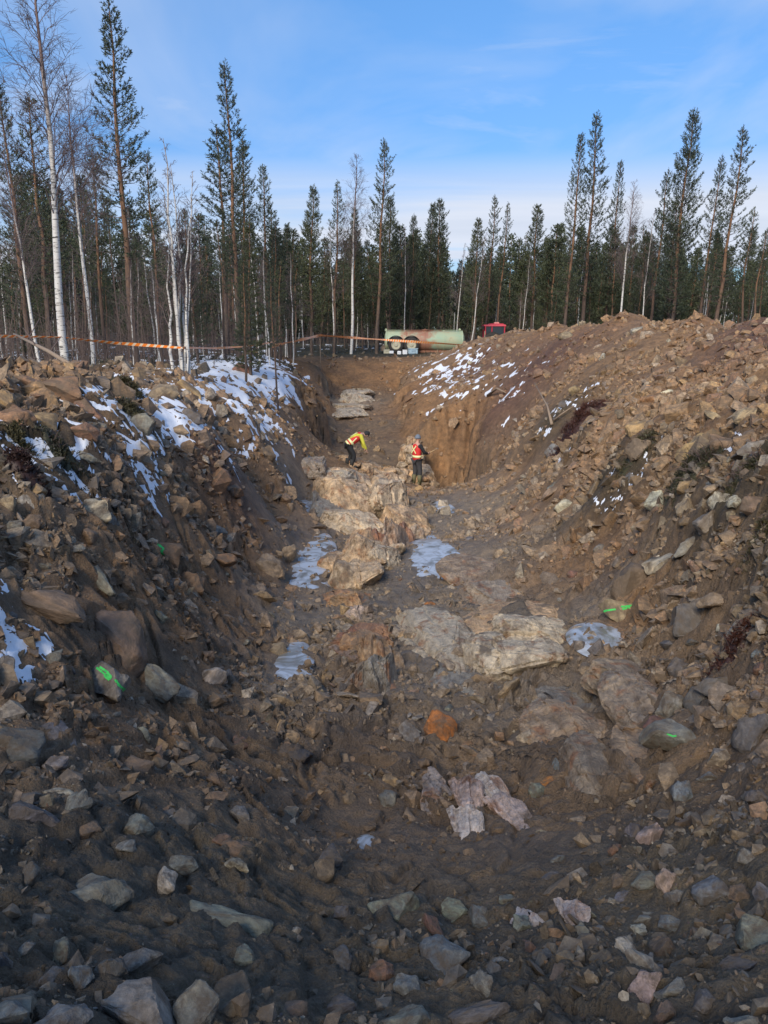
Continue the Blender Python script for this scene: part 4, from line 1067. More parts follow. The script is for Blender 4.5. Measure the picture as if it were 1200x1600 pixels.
def bed_mesh(seed, npts, flat_, splinter):
    from mathutils import noise as mn
    r = random.Random(seed); bm = bmesh.new()
    for i in range(npts):
        v = Vector((r.gauss(0, 1), r.gauss(0, 1), r.gauss(0, 1))).normalized() * r.uniform(.85, 1.05)
        lim = (.86, .86, .52 if flat_ else .75)
        bm.verts.new([max(-l, min(l, q)) for q, l in zip(v, lim)])
    bmesh.ops.convex_hull(bm, input=bm.verts)
    bmesh.ops.delete(bm, geom=[v for v in bm.verts if not v.link_faces], context='VERTS')
    bmesh.ops.dissolve_limit(bm, angle_limit=R(12), verts=bm.verts, edges=bm.edges)
    bmesh.ops.bevel(bm, geom=list(bm.edges), offset=0.045, segments=2, affect='EDGES', clamp_overlap=True)
    bmesh.ops.triangulate(bm, faces=bm.faces)
    bmesh.ops.subdivide_edges(bm, edges=bm.edges, cuts=4, use_grid_fill=True)
    for _ in range(2):
        long_ = [e for e in bm.edges if e.calc_length() > .085]
        if long_: bmesh.ops.subdivide_edges(bm, edges=long_, cuts=1); bmesh.ops.triangulate(bm, faces=[f for f in bm.faces if len(f.verts) > 4])
    bm.normal_update(); off = Vector((seed * 2.3, seed, 0))
    for v in bm.verts:
        p = v.co
        d = mn.fractal(p * 1.6 + off, 1.0, 2.0, 4) * .08 + mn.fractal(p * 7 + off, .9, 2.0, 4) * .022
        # sheeting: step planes dipping to the left, opened as joints
        q = (p.x * .85 + p.z * .5 + .12 * mn.noise(p * 1.7 + off)) * (7 if splinter else 3.1)
        fq = q - math.floor(q); hsh = ((math.floor(q) * 7919 + seed * 31) % 7) / 7 - .45
        d += hsh * (.16 if splinter else .085)
        if fq < .10: d -= .05 if splinter else .035
        q = (p.y * .9 - p.z * .25 + .15 * mn.noise(p * 1.3 + off)) * 2.3
        fq = q - math.floor(q); d += (((math.floor(q) * 5009 + seed * 17) % 5) / 5 - .4) * .06
        if fq < .06: d -= .03
        v.co += v.normal * d
    me = bpy.data.meshes.new('block'); bmesh.ops.triangulate(bm, faces=bm.faces); bm.to_mesh(me); bm.free()
    me.polygons.foreach_set('use_smooth', [True] * len(me.polygons)); me.set_sharp_from_angle(angle=R(34))
    me.materials.append(M_bedrock)
    return me
BEDS = [bed_mesh(600 + i, 15 + i % 4 * 3, i % 2 == 0, False) for i in range(7)]
SPL = [bed_mesh(640 + i, 14, False, True) for i in range(4)]
def outcrop(name, label, px, py, wpx, hpx, length, height, cols, rot=0.0, cell=(0.5, 0.8), seed=0, peak=0.5, jag=0.35, pw=2.5, lean=0.0, muddy=0.0, cat='rock outcrop', tumble=.12):
    p, n = hit(px, py); d = to_px(p)[2]; W_ = wpx * d / F
    r = random.Random(seed * 13 + 5)
    root = empty(name, p); root.rotation_euler = (0, 0, 0)
    splinter = cell[0] < .3
    nx = max(1, round(W_ / cell[0] * (.38 if splinter else .75))); ny = max(1, round(length / cell[1] * .7))
    nx, ny = min(nx, 7), min(ny, 4)
    bw, bl = W_ / nx, length / ny
    for i in range(nx):
        for k in range(ny):
            u, v = (i + .5) / nx * 2 - 1, (k + .5) / ny * 2 - 1
            if nx > 2 and ny > 1 and abs(u) + abs(v) > 1.35 and pw < 4: continue
            lx = u * W_ / 2 + r.uniform(-.15, .15) * bw; ly = v * length / 2 + r.uniform(-.15, .15) * bl
            X = lx * math.cos(rot) - ly * math.sin(rot); Y = length / 2 + lx * math.sin(rot) + ly * math.cos(rot)
            prof = 1 - .45 * abs(u) ** 1.5 - .35 * abs(v - (peak * 2 - 1)) ** 1.5
            H = height * max(.35, prof * r.uniform(1 - jag * .6, 1 + jag * .3))
            me = r.choice(SPL if splinter else BEDS)
            o = link('block', me, None, root)
            gz = float(grid_at(np.array([p.x + X]), np.array([p.y + Y]), ZT)[0]) - p.z
            sx, sy = bw * r.uniform(.64, .95), bl * r.uniform(.66, .98)
            o.scale = (sx, sy, H * 1.25)
            o.location = (X, Y, gz - H * .12)
            o.rotation_euler = (r.uniform(-1, 1) * tumble, r.uniform(-1, 1) * tumble + lean * .8, rot + r.uniform(-.22, .22))
            c = [a_ * (1 - q) + b_ * q for q in (r.random(),) for a_, b_ in zip(cols[0], cols[1])]
            if r.random() < muddy * 1.5: c = list(SOIL['g'])
            o.color = (*c, 1)
    tag(root, label, cat)
OCH, PALE_R, GREYR, PINK, REDB, DK = (.44, .28, .15), (.54, .45, .33), (.25, .23, .20), (.50, .36, .30), (.28, .13, .075), (.12, .105, .09)
outcrop('rock_outcrop', 'largest whaleback bedrock hump, cream and rust, in the middle of the trench', 572, 838, 160, 90, 5.6, 1.25, [PALE_R, OCH], 0.10, (.9, 1.4), 1, .55, .30, 2.2)
outcrop('rock_outcrop', 'grey-green left flank of bedrock beside the whaleback hump', 516, 822, 92, 90, 5.0, .95, [PALE_R, GREYR], 0.02, (.9, 1.6), 2, .6, .25, 2.2)
outcrop('rock_outcrop', 'small peaked cream bedrock behind the whaleback hump, near the workers', 590, 778, 110, 30, 2.5, .35, [PALE_R, OCH], 0, (.6, .8), 3, .5, .4)
outcrop('rock_outcrop', 'steep ridge of tilted rusty slabs right of the whaleback hump', 624, 872, 60, 90, 3.6, 1.1, [REDB, PALE_R], -.18, (.16, .9), 4, .45, .7, 2.2, lean=-.25)
outcrop('rock_outcrop', 'orange-faced bedrock knob in front of the whaleback hump', 553, 915, 96, 50, 1.7, .62, [OCH, PALE_R], 0.1, (.55, .7), 5, .5, .4, 2.4)
outcrop('rock_outcrop', 'dark red broken bedrock below the orange-faced knob', 538, 950, 66, 34, .9, .40, [REDB, OCH], 0.2, (.22, .4), 6, .5, .8)
outcrop('rock_outcrop', 'rust and cream rib of bedrock between the orange-faced knob and the hump', 580, 892, 90, 40, 2.2, .75, [OCH, PALE_R], -.05, (.5, .7), 31, .5, .5, 4, tumble=.25)
outcrop('rock_outcrop', 'broken ochre rib joining the whitish step to the splintered slabs', 575, 1015, 70, 30, 1.2, .28, [OCH, REDB], -.05, (.3, .4), 32, .5, .8, 4, tumble=.4)
outcrop('rock_outcrop', 'low muddy shelf of bedrock left of the wide ledge', 760, 1085, 130, 30, 1.2, .22, [GREYR, PALE_R], 0, (.7, .8), 33, .4, .3, 4, muddy=.2)
outcrop('rock_outcrop', 'wide pale shelf of bedrock behind the cream block', 850, 985, 150, 30, 1.5, .26, [PALE_R, OCH], 0, (.7, .8), 34, .5, .3, 4)
outcrop('rock_outcrop', 'small whitish bedrock step under the dark red broken rock', 566, 975, 44, 20, .5, .22, [PALE_R, PINK], 0.1, (.18, .3), 7, .5, .6)
outcrop('rock_outcrop', 'upright splintered slabs of bedrock, grey and ochre, in the middle of the floor', 588, 1082, 72, 80, 1.25, .55, [GREYR, OCH], -.16, (.10, .55), 8, .35, .9, 2.2, lean=-.2)
outcrop('rock_outcrop', 'low fractured bedrock left of the upright splintered slabs', 545, 1030, 60, 50, .9, .25, [REDB, GREYR], .1, (.16, .4), 9, .5, .8)
outcrop('rock_outcrop', 'smooth rounded grey bedrock shelf left of the dark crack', 706, 1052, 120, 100, 2.2, .46, [PALE_R, GREYR], .12, (.7, 1.1), 10, .35, .28, 2.8)
outcrop('rock_outcrop', 'large cream angular bedrock block right of the dark crack', 832, 1052, 124, 80, 1.9, .50, [PALE_R, PALE_R], -.08, (.8, .8), 11, .25, .28, 5)
outcrop('rock_outcrop', 'flat orange-streaked bedrock between the ice puddle and the right bank', 790, 945, 120, 40, 2.6, .22, [OCH, GREYR], .0, (.8, .8), 12, .5, .4, 2.6, muddy=.1)
outcrop('rock_outcrop', 'small pale bedrock knobs at the left of the grey shelf', 668, 1010, 50, 30, .7, .24, [PALE_R, OCH], 0, (.3, .3), 13, .5, .5)
outcrop('rock_outcrop', 'wide muddy bedrock ledge with a vertical front, on the right', 962, 1150, 205, 110, 1.7, .42, [OCH, GREYR], -.03, (.42, .6), 14, .2, .22, 6, muddy=.12)
outcrop('rock_outcrop', 'muddy lower step under the wide bedrock ledge', 985, 1205, 140, 40, .75, .2, [GREYR, OCH], -.03, (.32, .5), 15, .3, .4, 5, muddy=.3)
outcrop('rock_outcrop', 'left lobe of the pink and white vein outcrop in the foreground', 690, 1255, 62, 50, .55, .20, [PINK, GREYR], .1, (.22, .3), 16, .5, .5, 2.4, muddy=.05)
outcrop('rock_outcrop', 'middle pink and white crystalline vein outcrop in the foreground', 736, 1310, 70, 90, .85, .22, [PINK, (.56, .5, .46)], -.05, (.16, .3), 17, .5, .5, 2.6)
outcrop('rock_outcrop', 'right arched lobe of the pink and white vein outcrop', 800, 1300, 58, 80, .80, .18, [PINK, (.56, .5, .46)], .35, (.16, .3), 18, .4, .5, 2.6)
outcrop('rock_outcrop', 'thin frosted pinkish vein ridge low in the right foreground', 868, 1440, 110, 40, .16, .10, [PINK, (.5, .48, .48)], -.45, (.08, .16), 19, .5, .8, 2.6)
outcrop('rock_outcrop', 'rubbly rust and white bedrock ridge between the two workers', 600, 746, 165, 40, 3.0, .62, [OCH, PALE_R], .30, (.42, .6), 20, .4, .9, 5, tumble=.5)
outcrop('rock_outcrop', 'crumbling cream rock spur rising behind the standing worker', 645, 726, 44, 60, 2.0, .5, [OCH, PALE_R], -.15, (.3, .5), 21, .6, .8, 5, tumble=.25)
outcrop('rock_outcrop', 'flat-topped brown ledge at the left wall behind the trench corner', 476, 735, 60, 40, 1.6, .5, [OCH, GREYR], .15, (.7, .9), 22, .3, .35, 4)
outcrop('rock_outcrop', 'lower grey smooth slab on the floor of the far trench', 550, 655, 60, 20, 4.5, .35, [GREYR, PALE_R], 0, (1, 1.5), 23, .5, .25)
outcrop('rock_outcrop', 'upper grey smooth slab on the floor of the far trench', 554, 628, 52, 20, 4.0, .7, [PALE_R, GREYR], 0, (1, 1.5), 24, .5, .25)

# ------------------------------------------------------------------ frozen puddles
def puddle(k, lift, label):
    x0, y0, lev, a_, b_ = BAS[k]
    nr_, na = 30, 90
    rr, th = np.meshgrid(np.linspace(0.0, 1, nr_), np.linspace(0, 2 * np.pi, na, endpoint=False), indexing='ij')
    X = x0 + rr * a_ * 1.2 * np.cos(th); Y = y0 + rr * b_ * 1.2 * np.sin(th)
    Z = np.full(X.shape, lev + lift) - .13 * min(1, a_ * 2) * rr ** 5 + .004 * fbm(X * 3, Y * 3, 12, 3)
    ii = np.arange(nr_ * na).reshape(nr_, na)
    jj = np.roll(ii, -1, 1)
    q = np.stack([ii[:-1], ii[1:], jj[1:], jj[:-1]], -1).reshape(-1, 4)
    me = np_mesh('frozen_puddle', np.stack([X, Y, Z], -1).reshape(-1, 3), q, True)
    o = link('frozen_puddle', me, M_ice)
    tag(o, label, kind='structure')
puddle(0, .024, 'largest pale blue frozen puddle right of the whaleback hump')
puddle(1, .012, 'narrow frozen puddle at the left foot of the whaleback hump')
puddle(2, .010, 'cracked frozen puddle on the left of the trench floor')
puddle(3, .022, 'whitish frozen puddle on the right bedrock shelf')
puddle(4, .002, 'dull frozen puddle near the standing worker')
puddle(5, .004, 'small bright ice patch at the ledge in the foreground')
puddle(6, -.015, 'small muddy ice patch between hump and dull puddle')
puddle(7, -.010, 'dull ice on the narrow left passage beside the hump')

# ------------------------------------------------------------------ trees
def tube_np(pts, rad, n=3):
    """thin tube as numpy (verts, quads)"""
    pts = np.asarray(pts, float); m = len(pts)
    t = np.gradient(pts, axis=0); t /= np.linalg.norm(t, axis=1, keepdims=True) + 1e-9
    ref = np.array([0.3, 0.2, 0.93]) if abs(t[0, 2]) < .9 else np.array([1, 0.1, 0])
    a = np.cross(t, ref); a /= np.linalg.norm(a, axis=1, keepdims=True) + 1e-9
    b = np.cross(t, a)
    th = np.arange(n) * 2 * np.pi / n
    rad = np.broadcast_to(np.asarray(rad, float), (m,))
    V = pts[:, None] + rad[:, None, None] * (np.cos(th)[None, :, None] * a[:, None] + np.sin(th)[None, :, None] * b[:, None])
    i = np.arange(m - 1)[:, None] * n; k = np.arange(n)[None]; k2 = (k + 1) % n
    Qd = np.stack([i + k, i + k2, i + n + k2, i + n + k], -1).reshape(-1, 4)
    return V.reshape(-1, 3), Qd
class NP:
    def __init__(s): s.V, s.Q, s.n = [], [], 0
    def add(s, V, Qd): s.V.append(V); s.Q.append(Qd + s.n); s.n += len(V)
    def tube(s, pts, rad, n=3): s.add(*tube_np(pts, rad, n))
    def mesh(s, name, mat, smooth=False):
        me = np_mesh(name, np.concatenate(s.V), np.concatenate(s.Q), smooth); me.materials.append(mat); return me
def tufts(P0, D, L, r, per=14, width=.03, spread=.10):
    """needle tufts: P0 (n,3) base, D (n,3) unit direction, L length. returns quads (thin blades)"""
    n = len(P0)
    t = r.random((n, per, 1))
    base = P0[:, None] + D[:, None] * L[:, None, None] * t
    rd = r.normal(size=(n, per, 3)); rd -= (rd * D[:, None]).sum(-1, keepdims=True) * D[:, None]
    rd /= np.linalg.norm(rd, axis=-1, keepdims=True) + 1e-9
    nd = rd * 0.75 + D[:, None] * .75
    nd /= np.linalg.norm(nd, axis=-1, keepdims=True)
    sd = np.cross(nd, r.normal(size=(n, per, 3))); sd /= np.linalg.norm(sd, axis=-1, keepdims=True) + 1e-9
    ln = spread * (.7 + .6 * r.random((n, per, 1)))
    a = base - sd * width / 2; b = base + sd * width / 2
    c = base + nd * ln + sd * width * .25; d = base + nd * ln - sd * width * .25
    V = np.stack([a, b, c, d], 2).reshape(-1, 3)
    return V, np.arange(len(V)).reshape(-1, 4)
def trunk_curve(H, r, wob=.1, n=9):
    z = np.linspace(0, H, n); ox = np.cumsum(r.normal(size=n) * wob / n * 1.6); oy = np.cumsum(r.normal(size=n) * wob / n * 1.6)
    ox -= ox[0]; oy -= oy[0]
    return np.stack([ox, oy, z], -1)
def at_z(cur, z):
    return np.array([np.interp(z, cur[:, 2], cur[:, 0]), np.interp(z, cur[:, 2], cur[:, 1]), z])
def make_pine(seed, H=13.0, crown0=.4, rmax=1.15, dens=1.0, r0=.14, per=13, tsc=1.0, dead=True, spruce=False, wid=.027):
    r = np.random.default_rng(seed)
    cur = trunk_curve(H, r, .35)
    tr = NP(); rad = r0 * (1 - cur[:, 2] / H) ** .8 + .012
    c0 = cur.copy(); c0[0, 2] = -.4
    tr.tube(c0, rad, 9)
    tm = tr.mesh('trunk', M_pinebark, True)
    br = NP(); P0, D, L = [], [], []
    z = H * crown0
    if dead:
        zz_ = H * .12
        while zz_ < H * crown0:
            az = r.random() * 6.28; ln = .25 + r.random() * .6
            p = at_z(cur, zz_); e = p + np.array([math.cos(az) * ln, math.sin(az) * ln, ln * (r.random() - .5) * .6])
            br.tube([p, (p + e) / 2 + [0, 0, .04], e], [.012, .009, .004]); zz_ += .25 + r.random() * .4
    while z < H - .15:
        f = min(.999, max(0.0, (z / H - crown0) / (1 - crown0)))
        if spruce: prof = (1 - f) ** .85 * (.75 + .25 * min(1, f * 8))
        else: prof = min(1, .6 + f * 2.2) * (1 - f ** 1.25) ** .9 * (.75 + .35 * r.random()) + .05
        nb = max(3, int(r.integers(4, 7) * dens))
        az0 = r.random() * 6.28
        for k in range(nb):
            if r.random() < .13 * (1 - f): continue
            az = az0 + k * 6.283 / nb + r.normal() * .25
            ln = rmax * prof * (.6 + .5 * r.random())
            if r.random() < .04: ln *= 1.5
            up = (-.25 + .55 * f if spruce else -.10 + .75 * f) + r.normal() * .12
            p = at_z(cur, z + r.normal() * .05)
            hd = np.array([math.cos(az), math.sin(az), 0.0])
            pts = [p]
            m = 5
            for s_ in range(1, m + 1):
                t = s_ / m
                pts.append(p + hd * ln * t * (1 - .12 * t) + np.array([0, 0, 1]) * ln * (up * t + .35 * t * t))
            pts = np.array(pts)
            br.tube(pts[[0, 2, 5]], [.018 * (1 - f) + .008, .011, .004])
            side = np.cross(hd, [0, 0, 1])
            nt_ = max(2, int((3 + ln * 7) * (dens ** .5)))
            for j in range(nt_):
                t = 1 - (j / nt_) * .72 + r.normal() * .03; t = min(1, max(.12, t))
                pp = np.array([np.interp(t, np.linspace(0, 1, m + 1), pts[:, q_]) for q_ in range(3)])
                sg = (-1) ** j if j else 0
                dd = hd * .55 + side * sg * (.5 + .4 * r.random()) + np.array([0, 0, (.05 if spruce else .75 + .5 * f)]) + r.normal(size=3) * .15
                dd /= np.linalg.norm(dd)
                sl = ln * .28 * (1.1 - t) + .04
                P0.append(pp + side * sg * sl * r.random() * 1.3); D.append(dd); L.append((.16 + .12 * r.random()) * tsc)
        z += (.22 + .16 * r.random()) / dens ** .4
    for j in range(5):
        P0.append(at_z(cur, H - .4 + j * .1)); D.append(np.array([r.normal() * .3, r.normal() * .3, 1]) / 1.1); L.append(.25)
    P0, D, L = np.array(P0), np.array(D), np.array(L)
    V, Qd = tufts(P0, D, L, r, per, wid, .10 * tsc)
    cr_ = NP(); cr_.add(V, Qd)
    bm_ = br.mesh('branches', M_twig)
    return tm, bm_, cr_.mesh('crown', M_needle2 if spruce else M_needle)
def make_birch(seed, H=12.0, r0=.10, crown0=.35, wid=1.0, twn=1.0, stems=1):
    r = np.random.default_rng(seed)
    tr, br = NP(), NP()
    for st in range(stems):
        sp = 0 if stems == 1 else .18
        o = np.array([r.normal() * sp, r.normal() * sp, 0]); Hs = H * (1 if st == 0 else .55 + .4 * r.random())
        cur = trunk_curve(Hs, r, .28 if stems == 1 else .35, 11) + o
        if stems > 1:
            ln_ = r.normal(size=2) * .05; cur[:, 0] += ln_[0] * cur[:, 2]; cur[:, 1] += ln_[1] * cur[:, 2]
        rs = r0 * (1 if st == 0 else .5 + .4 * r.random())
        c0 = cur.copy(); c0[0, 2] = -.4
        tr.tube(c0, rs * (1 - cur[:, 2] / Hs) ** .75 + .008, 8)
        nb = int(60 * twn * Hs / 12)
        for i in range(nb):
            f = min(.995, (i + r.random()) / nb); z = Hs * (crown0 + (1 - crown0) * f)
            if z > Hs - .1: continue
            p = at_z(cur, z); az = r.random() * 6.28
            ln = wid * (2.5 * (1 - f) ** .8 + .25) * (.5 + .6 * r.random())
            hd = np.array([math.cos(az), math.sin(az), 0.])
            pts = [p]
            for t in (.25, .5, .75, 1): pts.append(p + hd * ln * .55 * t + np.array([0, 0, ln * (1.15 * t - .35 * t * t)]) + r.normal(size=3) * .04 * ln)
            pts = np.array(pts)
            br.tube(pts, [.014 * (1 - f) + .007, .010, .008, .006, .003])
            for j in range(int((6 + 8 * ln) * twn)):
                t = .2 + .8 * r.random(); pp = np.array([np.interp(t, [0, .25, .5, .75, 1], pts[:, q_]) for q_ in range(3)])
                dd = hd * .5 + r.normal(size=3) * .55 + np.array([0, 0, .45]); dd /= np.linalg.norm(dd)
                l2 = ln * (.22 + .3 * r.random())
                e = pp + dd * l2 + np.array([0, 0, -.12 * l2])
                mid = pp + dd * l2 * .5 + np.array([0, 0, .03])
                br.tube([pp, mid, e], [.005, .004, .002])
                for q2 in range(2):
                    d2 = dd + r.normal(size=3) * .5; d2 /= np.linalg.norm(d2)
                    st_ = pp + (e - pp) * (.3 + .5 * r.random()); br.tube([st_, st_ + d2 * l2 * .45], [.0035, .0015])
    return tr.mesh('trunk', M_birch, True), br.mesh('crown', M_birchtwig)

KIN = {}
KIN['pine'] = [make_pine(40 + i, 13, (.34, .26, .40, .22)[i], (1.45, 1.6, 1.3, 1.7)[i], .95, .12, per=12, tsc=.9) for i in range(4)]
KIN['densepine'] = [make_pine(60 + i, 11, (.20, .28, .15)[i], (1.75, 1.6, 1.85)[i], 1.3, .11, per=10, dead=False) for i in range(3)]
KIN['thinpine'] = [make_pine(70 + i, 10, (.35, .45, .5)[i], (1.05, 1.1, .95)[i], .85, .075, per=10, tsc=.9) for i in range(3)]
KIN['spruce'] = [make_pine(80 + i, 9, .06, 1.25, 1.3, .10, per=12, spruce=True, dead=False) for i in range(2)]
KIN['farpine'] = [make_pine(90 + i, 11, (.25, .4, .15, .5)[i], (1.65, 1.5, 1.9, 1.45)[i], .9, .10, per=6, tsc=1.5, dead=False, wid=.065) for i in range(4)]
KIN['birch'] = [make_birch(20 + i, 12, .10, .38, 1.0) for i in range(3)]
KIN['thinbirch'] = [make_birch(25 + i, 9, .045, .35, .6, .8) for i in range(3)]
KIN['birchclump'] = [make_birch(31, 8.5, .06, .35, .55, .7, stems=8)]
KH = {'pine': 13, 'densepine': 11, 'thinpine': 10, 'spruce': 9, 'farpine': 11, 'birch': 12, 'thinbirch': 9, 'birchclump': 8.5}
NAMES = {'pine': 'pine_tree', 'densepine': 'pine_tree', 'thinpine': 'pine_tree', 'farpine': 'pine_tree', 'spruce': 'spruce_tree', 'birch': 'birch_tree', 'thinbirch': 'birch_tree', 'birchclump': 'birch_tree'}
def tree(kind, x, y, h, label, group=None, rz=None, lean=(0, 0), wide=1.0, var=None):
    z = ground(x, y) if 0 < y < 180 else 0.0
    ms = KIN[kind][rng.randrange(len(KIN[kind])) if var is None else var % len(KIN[kind])]
    r_ = empty(NAMES[kind], (x, y, z), 0)
    k = h / KH[kind]
    r_.scale = (k * wide, k * wide, k)
    r_.rotation_euler = (lean[1], lean[0], rng.uniform(0, 6.28) if rz is None else rz)
    if lean != (0, 0):
        r_.rotation_mode = 'QUATERNION'
        r_.rotation_quaternion = Euler((-lean[1], lean[0], 0)).to_quaternion() @ Euler((0, 0, rng.uniform(0, 6.28))).to_quaternion()
    for nm, me in zip(('trunk', 'branches', 'crown') if len(ms) == 3 else ('trunk', 'crown'), ms):
        q_ = link(nm, me, None, r_)
        if nm != 'trunk': q_['kind'] = 'stuff'
    tag(r_, label, 'tree', group)
    return r_
def tree_px(kind, tx, ty, d, label, leanx=0.0, wide=1.0, var=None, group=None):
    """top point in the picture and distance; stands upright or leans sideways (leanx = metres per metre)"""
    v = unproj(tx, ty, d)
    g = ground(v.x, d)
    h = v.z - g
    return tree(kind, v.x - leanx * h, d, h * math.sqrt(1 + leanx ** 2), label, group, lean=(math.atan(leanx), 0), wide=wide, var=var)
HT = [
 ('birch', 52, -60, 19.5, 'tallest white-trunked birch at left, its bare twigs leaving the top of the picture', .005, 1.1),
 ('birch', 108, 120, 24, 'slender birch right of the tallest one, behind the tape', .0, .8),
 ('birch', 2, 225, 22, 'birch leaning left at the left edge, with a thick white foot', -.08, .8),
 ('pine', 176, 8, 29, 'tallest pine on the left, standing clear between the birches', .0, .95),
 ('pine', 4, 130, 26, 'ragged pine cut by the left edge of the picture', .0, .9),
 ('thinpine', 44, 150, 31, 'thin dark pine between the left edge and the tallest birch', .0, 1.1),
 ('pine', 140, 230, 36, 'pine half hidden behind the slender birch', .0, .9),
 ('thinpine', 234, 240, 35, 'thin spindly pine just right of the tallest left pine', .0, .9),
 ('birchclump', 272, 225, 21.5, 'clump of several white birch stems growing from one foot by the tape', .01, 1.0),
 ('pine', 355, 100, 37, 'second tallest pine on the left, with one long branch to the right', .0, .85),
 ('thinpine', 338, 200, 42, 'narrow pine close on the left of the second tallest one', .0, 1.2),
 ('pine', 376, 215, 40, 'full pine close on the right of the second tallest one', .01, .95),
 ('spruce', 382, 340, 30, 'green spruce with drooping low branches near the right end of the left tape', .0, .8),
 ('pine', 411, 262, 46, 'slim conical pine at the right end of the left group', .0, .9),
 ('densepine', 443, 352, 62, 'small pine in the gap left of the bushy pine', .01, .8),
 ('densepine', 487, 292, 54, 'bushy dark pine with an orange trunk left of the white birches', .02, .85),
 ('pine', 523, 285, 58, 'pine with sparse crown just left of the tall central birch', .02, .85),
 ('birch', 561, 240, 52, 'tall central birch with a bright white trunk leaning slightly right', .05, .8),
 ('thinbirch', 519, 350, 54, 'thin straight white birch left of the tall central birch', .01, 1.0),
 ('pine', 598, 219, 60, 'tallest pine of the centre, above the left end of the tanker', .03, .85),
 ('densepine', 616, 312, 64, 'pine hugging the right side of the tallest central pine', .03, .8),
 ('densepine', 556, 330, 66, 'short pine behind the tall central birch', .02, .75),
 ('densepine', 646, 340, 66, 'small conical pine above the middle of the tanker', .03, .7),
 ('thinbirch', 637, 352, 64, 'thin pale birch in front of the small conical pine', .02, .8),
 ('densepine', 673, 320, 68, 'left of twin pines above the right half of the tanker', .03, .7),
 ('densepine', 692, 316, 67, 'right of twin pines above the right half of the tanker', .03, .85),
 ('thinbirch', 720, 380, 65, 'pale birch above the right end of the tanker', .04, .8),
 ('densepine', 752, 345, 62, 'bushy green pine above the red tractor', .04, .9),
 ('pine', 773, 308, 66, 'taller pine behind the bushy one above the red tractor', .04, .8),
 ('pine', 791, 320, 64, 'open crowned pine right of the bushy one above the tractor', .05, .7),
 ('thinbirch', 757, 362, 60, 'white birch pole leaning right, just left of the tractor', .10, .8),
 ('densepine', 840, 325, 62, 'broad pine behind the left end of the spoil heap', .05, .95),
 ('thinbirch', 826, 400, 60, 'thin birch before the broad pine at the left of the heap', .08, .7),
 ('pine', 905, 214, 50, 'left of the two tall pines over the heap, with an orange lower trunk', .05, .75),
 ('pine', 937, 178, 53, 'right and taller of the two tall pines over the heap', .07, .85),
 ('pine', 968, 255, 56, 'narrow pine right of the two tall ones', .06, .7),
 ('birch', 992, 285, 50, 'white birch leaning right over the first peak of the heap', .11, .7),
 ('densepine', 862, 385, 58, 'short green pine left of the two tall pines', .04, .9),
 ('pine', 1040, 268, 52, 'ragged pine left of the densest right-hand pine', .08, .85),
 ('densepine', 1087, 172, 47, 'tall dense dark pine over the second peak of the heap', .07, .75),
 ('pine', 1128, 248, 47, 'open pine between the dense one and the far right one', .11, .75),
 ('pine', 1162, 200, 44, 'tall open pine leaning right near the right edge', .13, .9),
 ('thinpine', 1180, 330, 46, 'small sparse pine right of the tall leaning one', .06, 1.0),
 ('thinbirch', 1024, 330, 50, 'thin white birch leaning right between heap peaks', .12, .8),
 ('densepine', 1062, 320, 56, 'pine tucked behind the tall dense dark one', .07, .9),
 ('thinpine', 1197, 365, 40, 'pine cut by the right edge of the picture', .06, 1.1),
 ('thinbirch', 1178, 455, 42, 'short crooked birch near the right edge', .15, .9),
 ('thinbirch', 1112, 400, 46, 'thin birch beside the trunk of the leaning pine', .05, .8),
 ('densepine', 1010, 365, 56, 'low bushy pine behind the leaning white birch', .06, .9),
]
for kind, tx, ty, d, lab, lx, wd in HT:
    if 470 < tx < 650 and d < 58: d = 58
    tree_px(kind, tx, ty, d, lab, lx if tx < 800 else lx * .42, wd * 1.15)
# the trees standing behind and between them
hx = []
nfill = 0
def side_name(px):
    return 'left of the trench' if px < 480 else ('behind the tanker' if px < 760 else 'behind the spoil heap')
DN = [(52, 'near'), (75, 'middle'), (200, 'rear')]
TL = [(4, 'the ragged pine at the left edge'), (52, 'the tallest birch'), (108, 'the slender second birch'), (176, 'the tallest left pine'), (234, 'the spindly pine'), (275, 'the birch clump'), (355, 'the second tallest left pine'), (411, 'the slim conical pine'), (487, 'the bushy orange-trunked pine'), (556, 'the tall central birch'), (598, 'the tallest central pine'), (646, 'the small conical pine'), (683, 'the twin pines'), (720, 'the pale birch by the tank end'),
      (773, 'the red tractor'), (840, 'the broad pine at the heap end'), (905, 'the left tall heap pine'), (937, 'the right tall heap pine'), (992, 'the leaning white birch'), (1040, 'the ragged right-hand pine'), (1087, 'the tall dense dark pine'), (1128, 'the open right-hand pine'), (1162, 'the tall leaning edge pine'), (1195, 'the right picture edge')]
def tree_label(kn, dn, px, sn_, top=400):
    kn = ('tall ' if top < 365 else 'short ' if top > 412 else '') + kn
    l = min(TL, key=lambda a: abs(a[0] - px))
    return '%s, %s row, just %s of %s' % (kn, dn, 'left' if px < l[0] else 'right', l[1])
fills = []
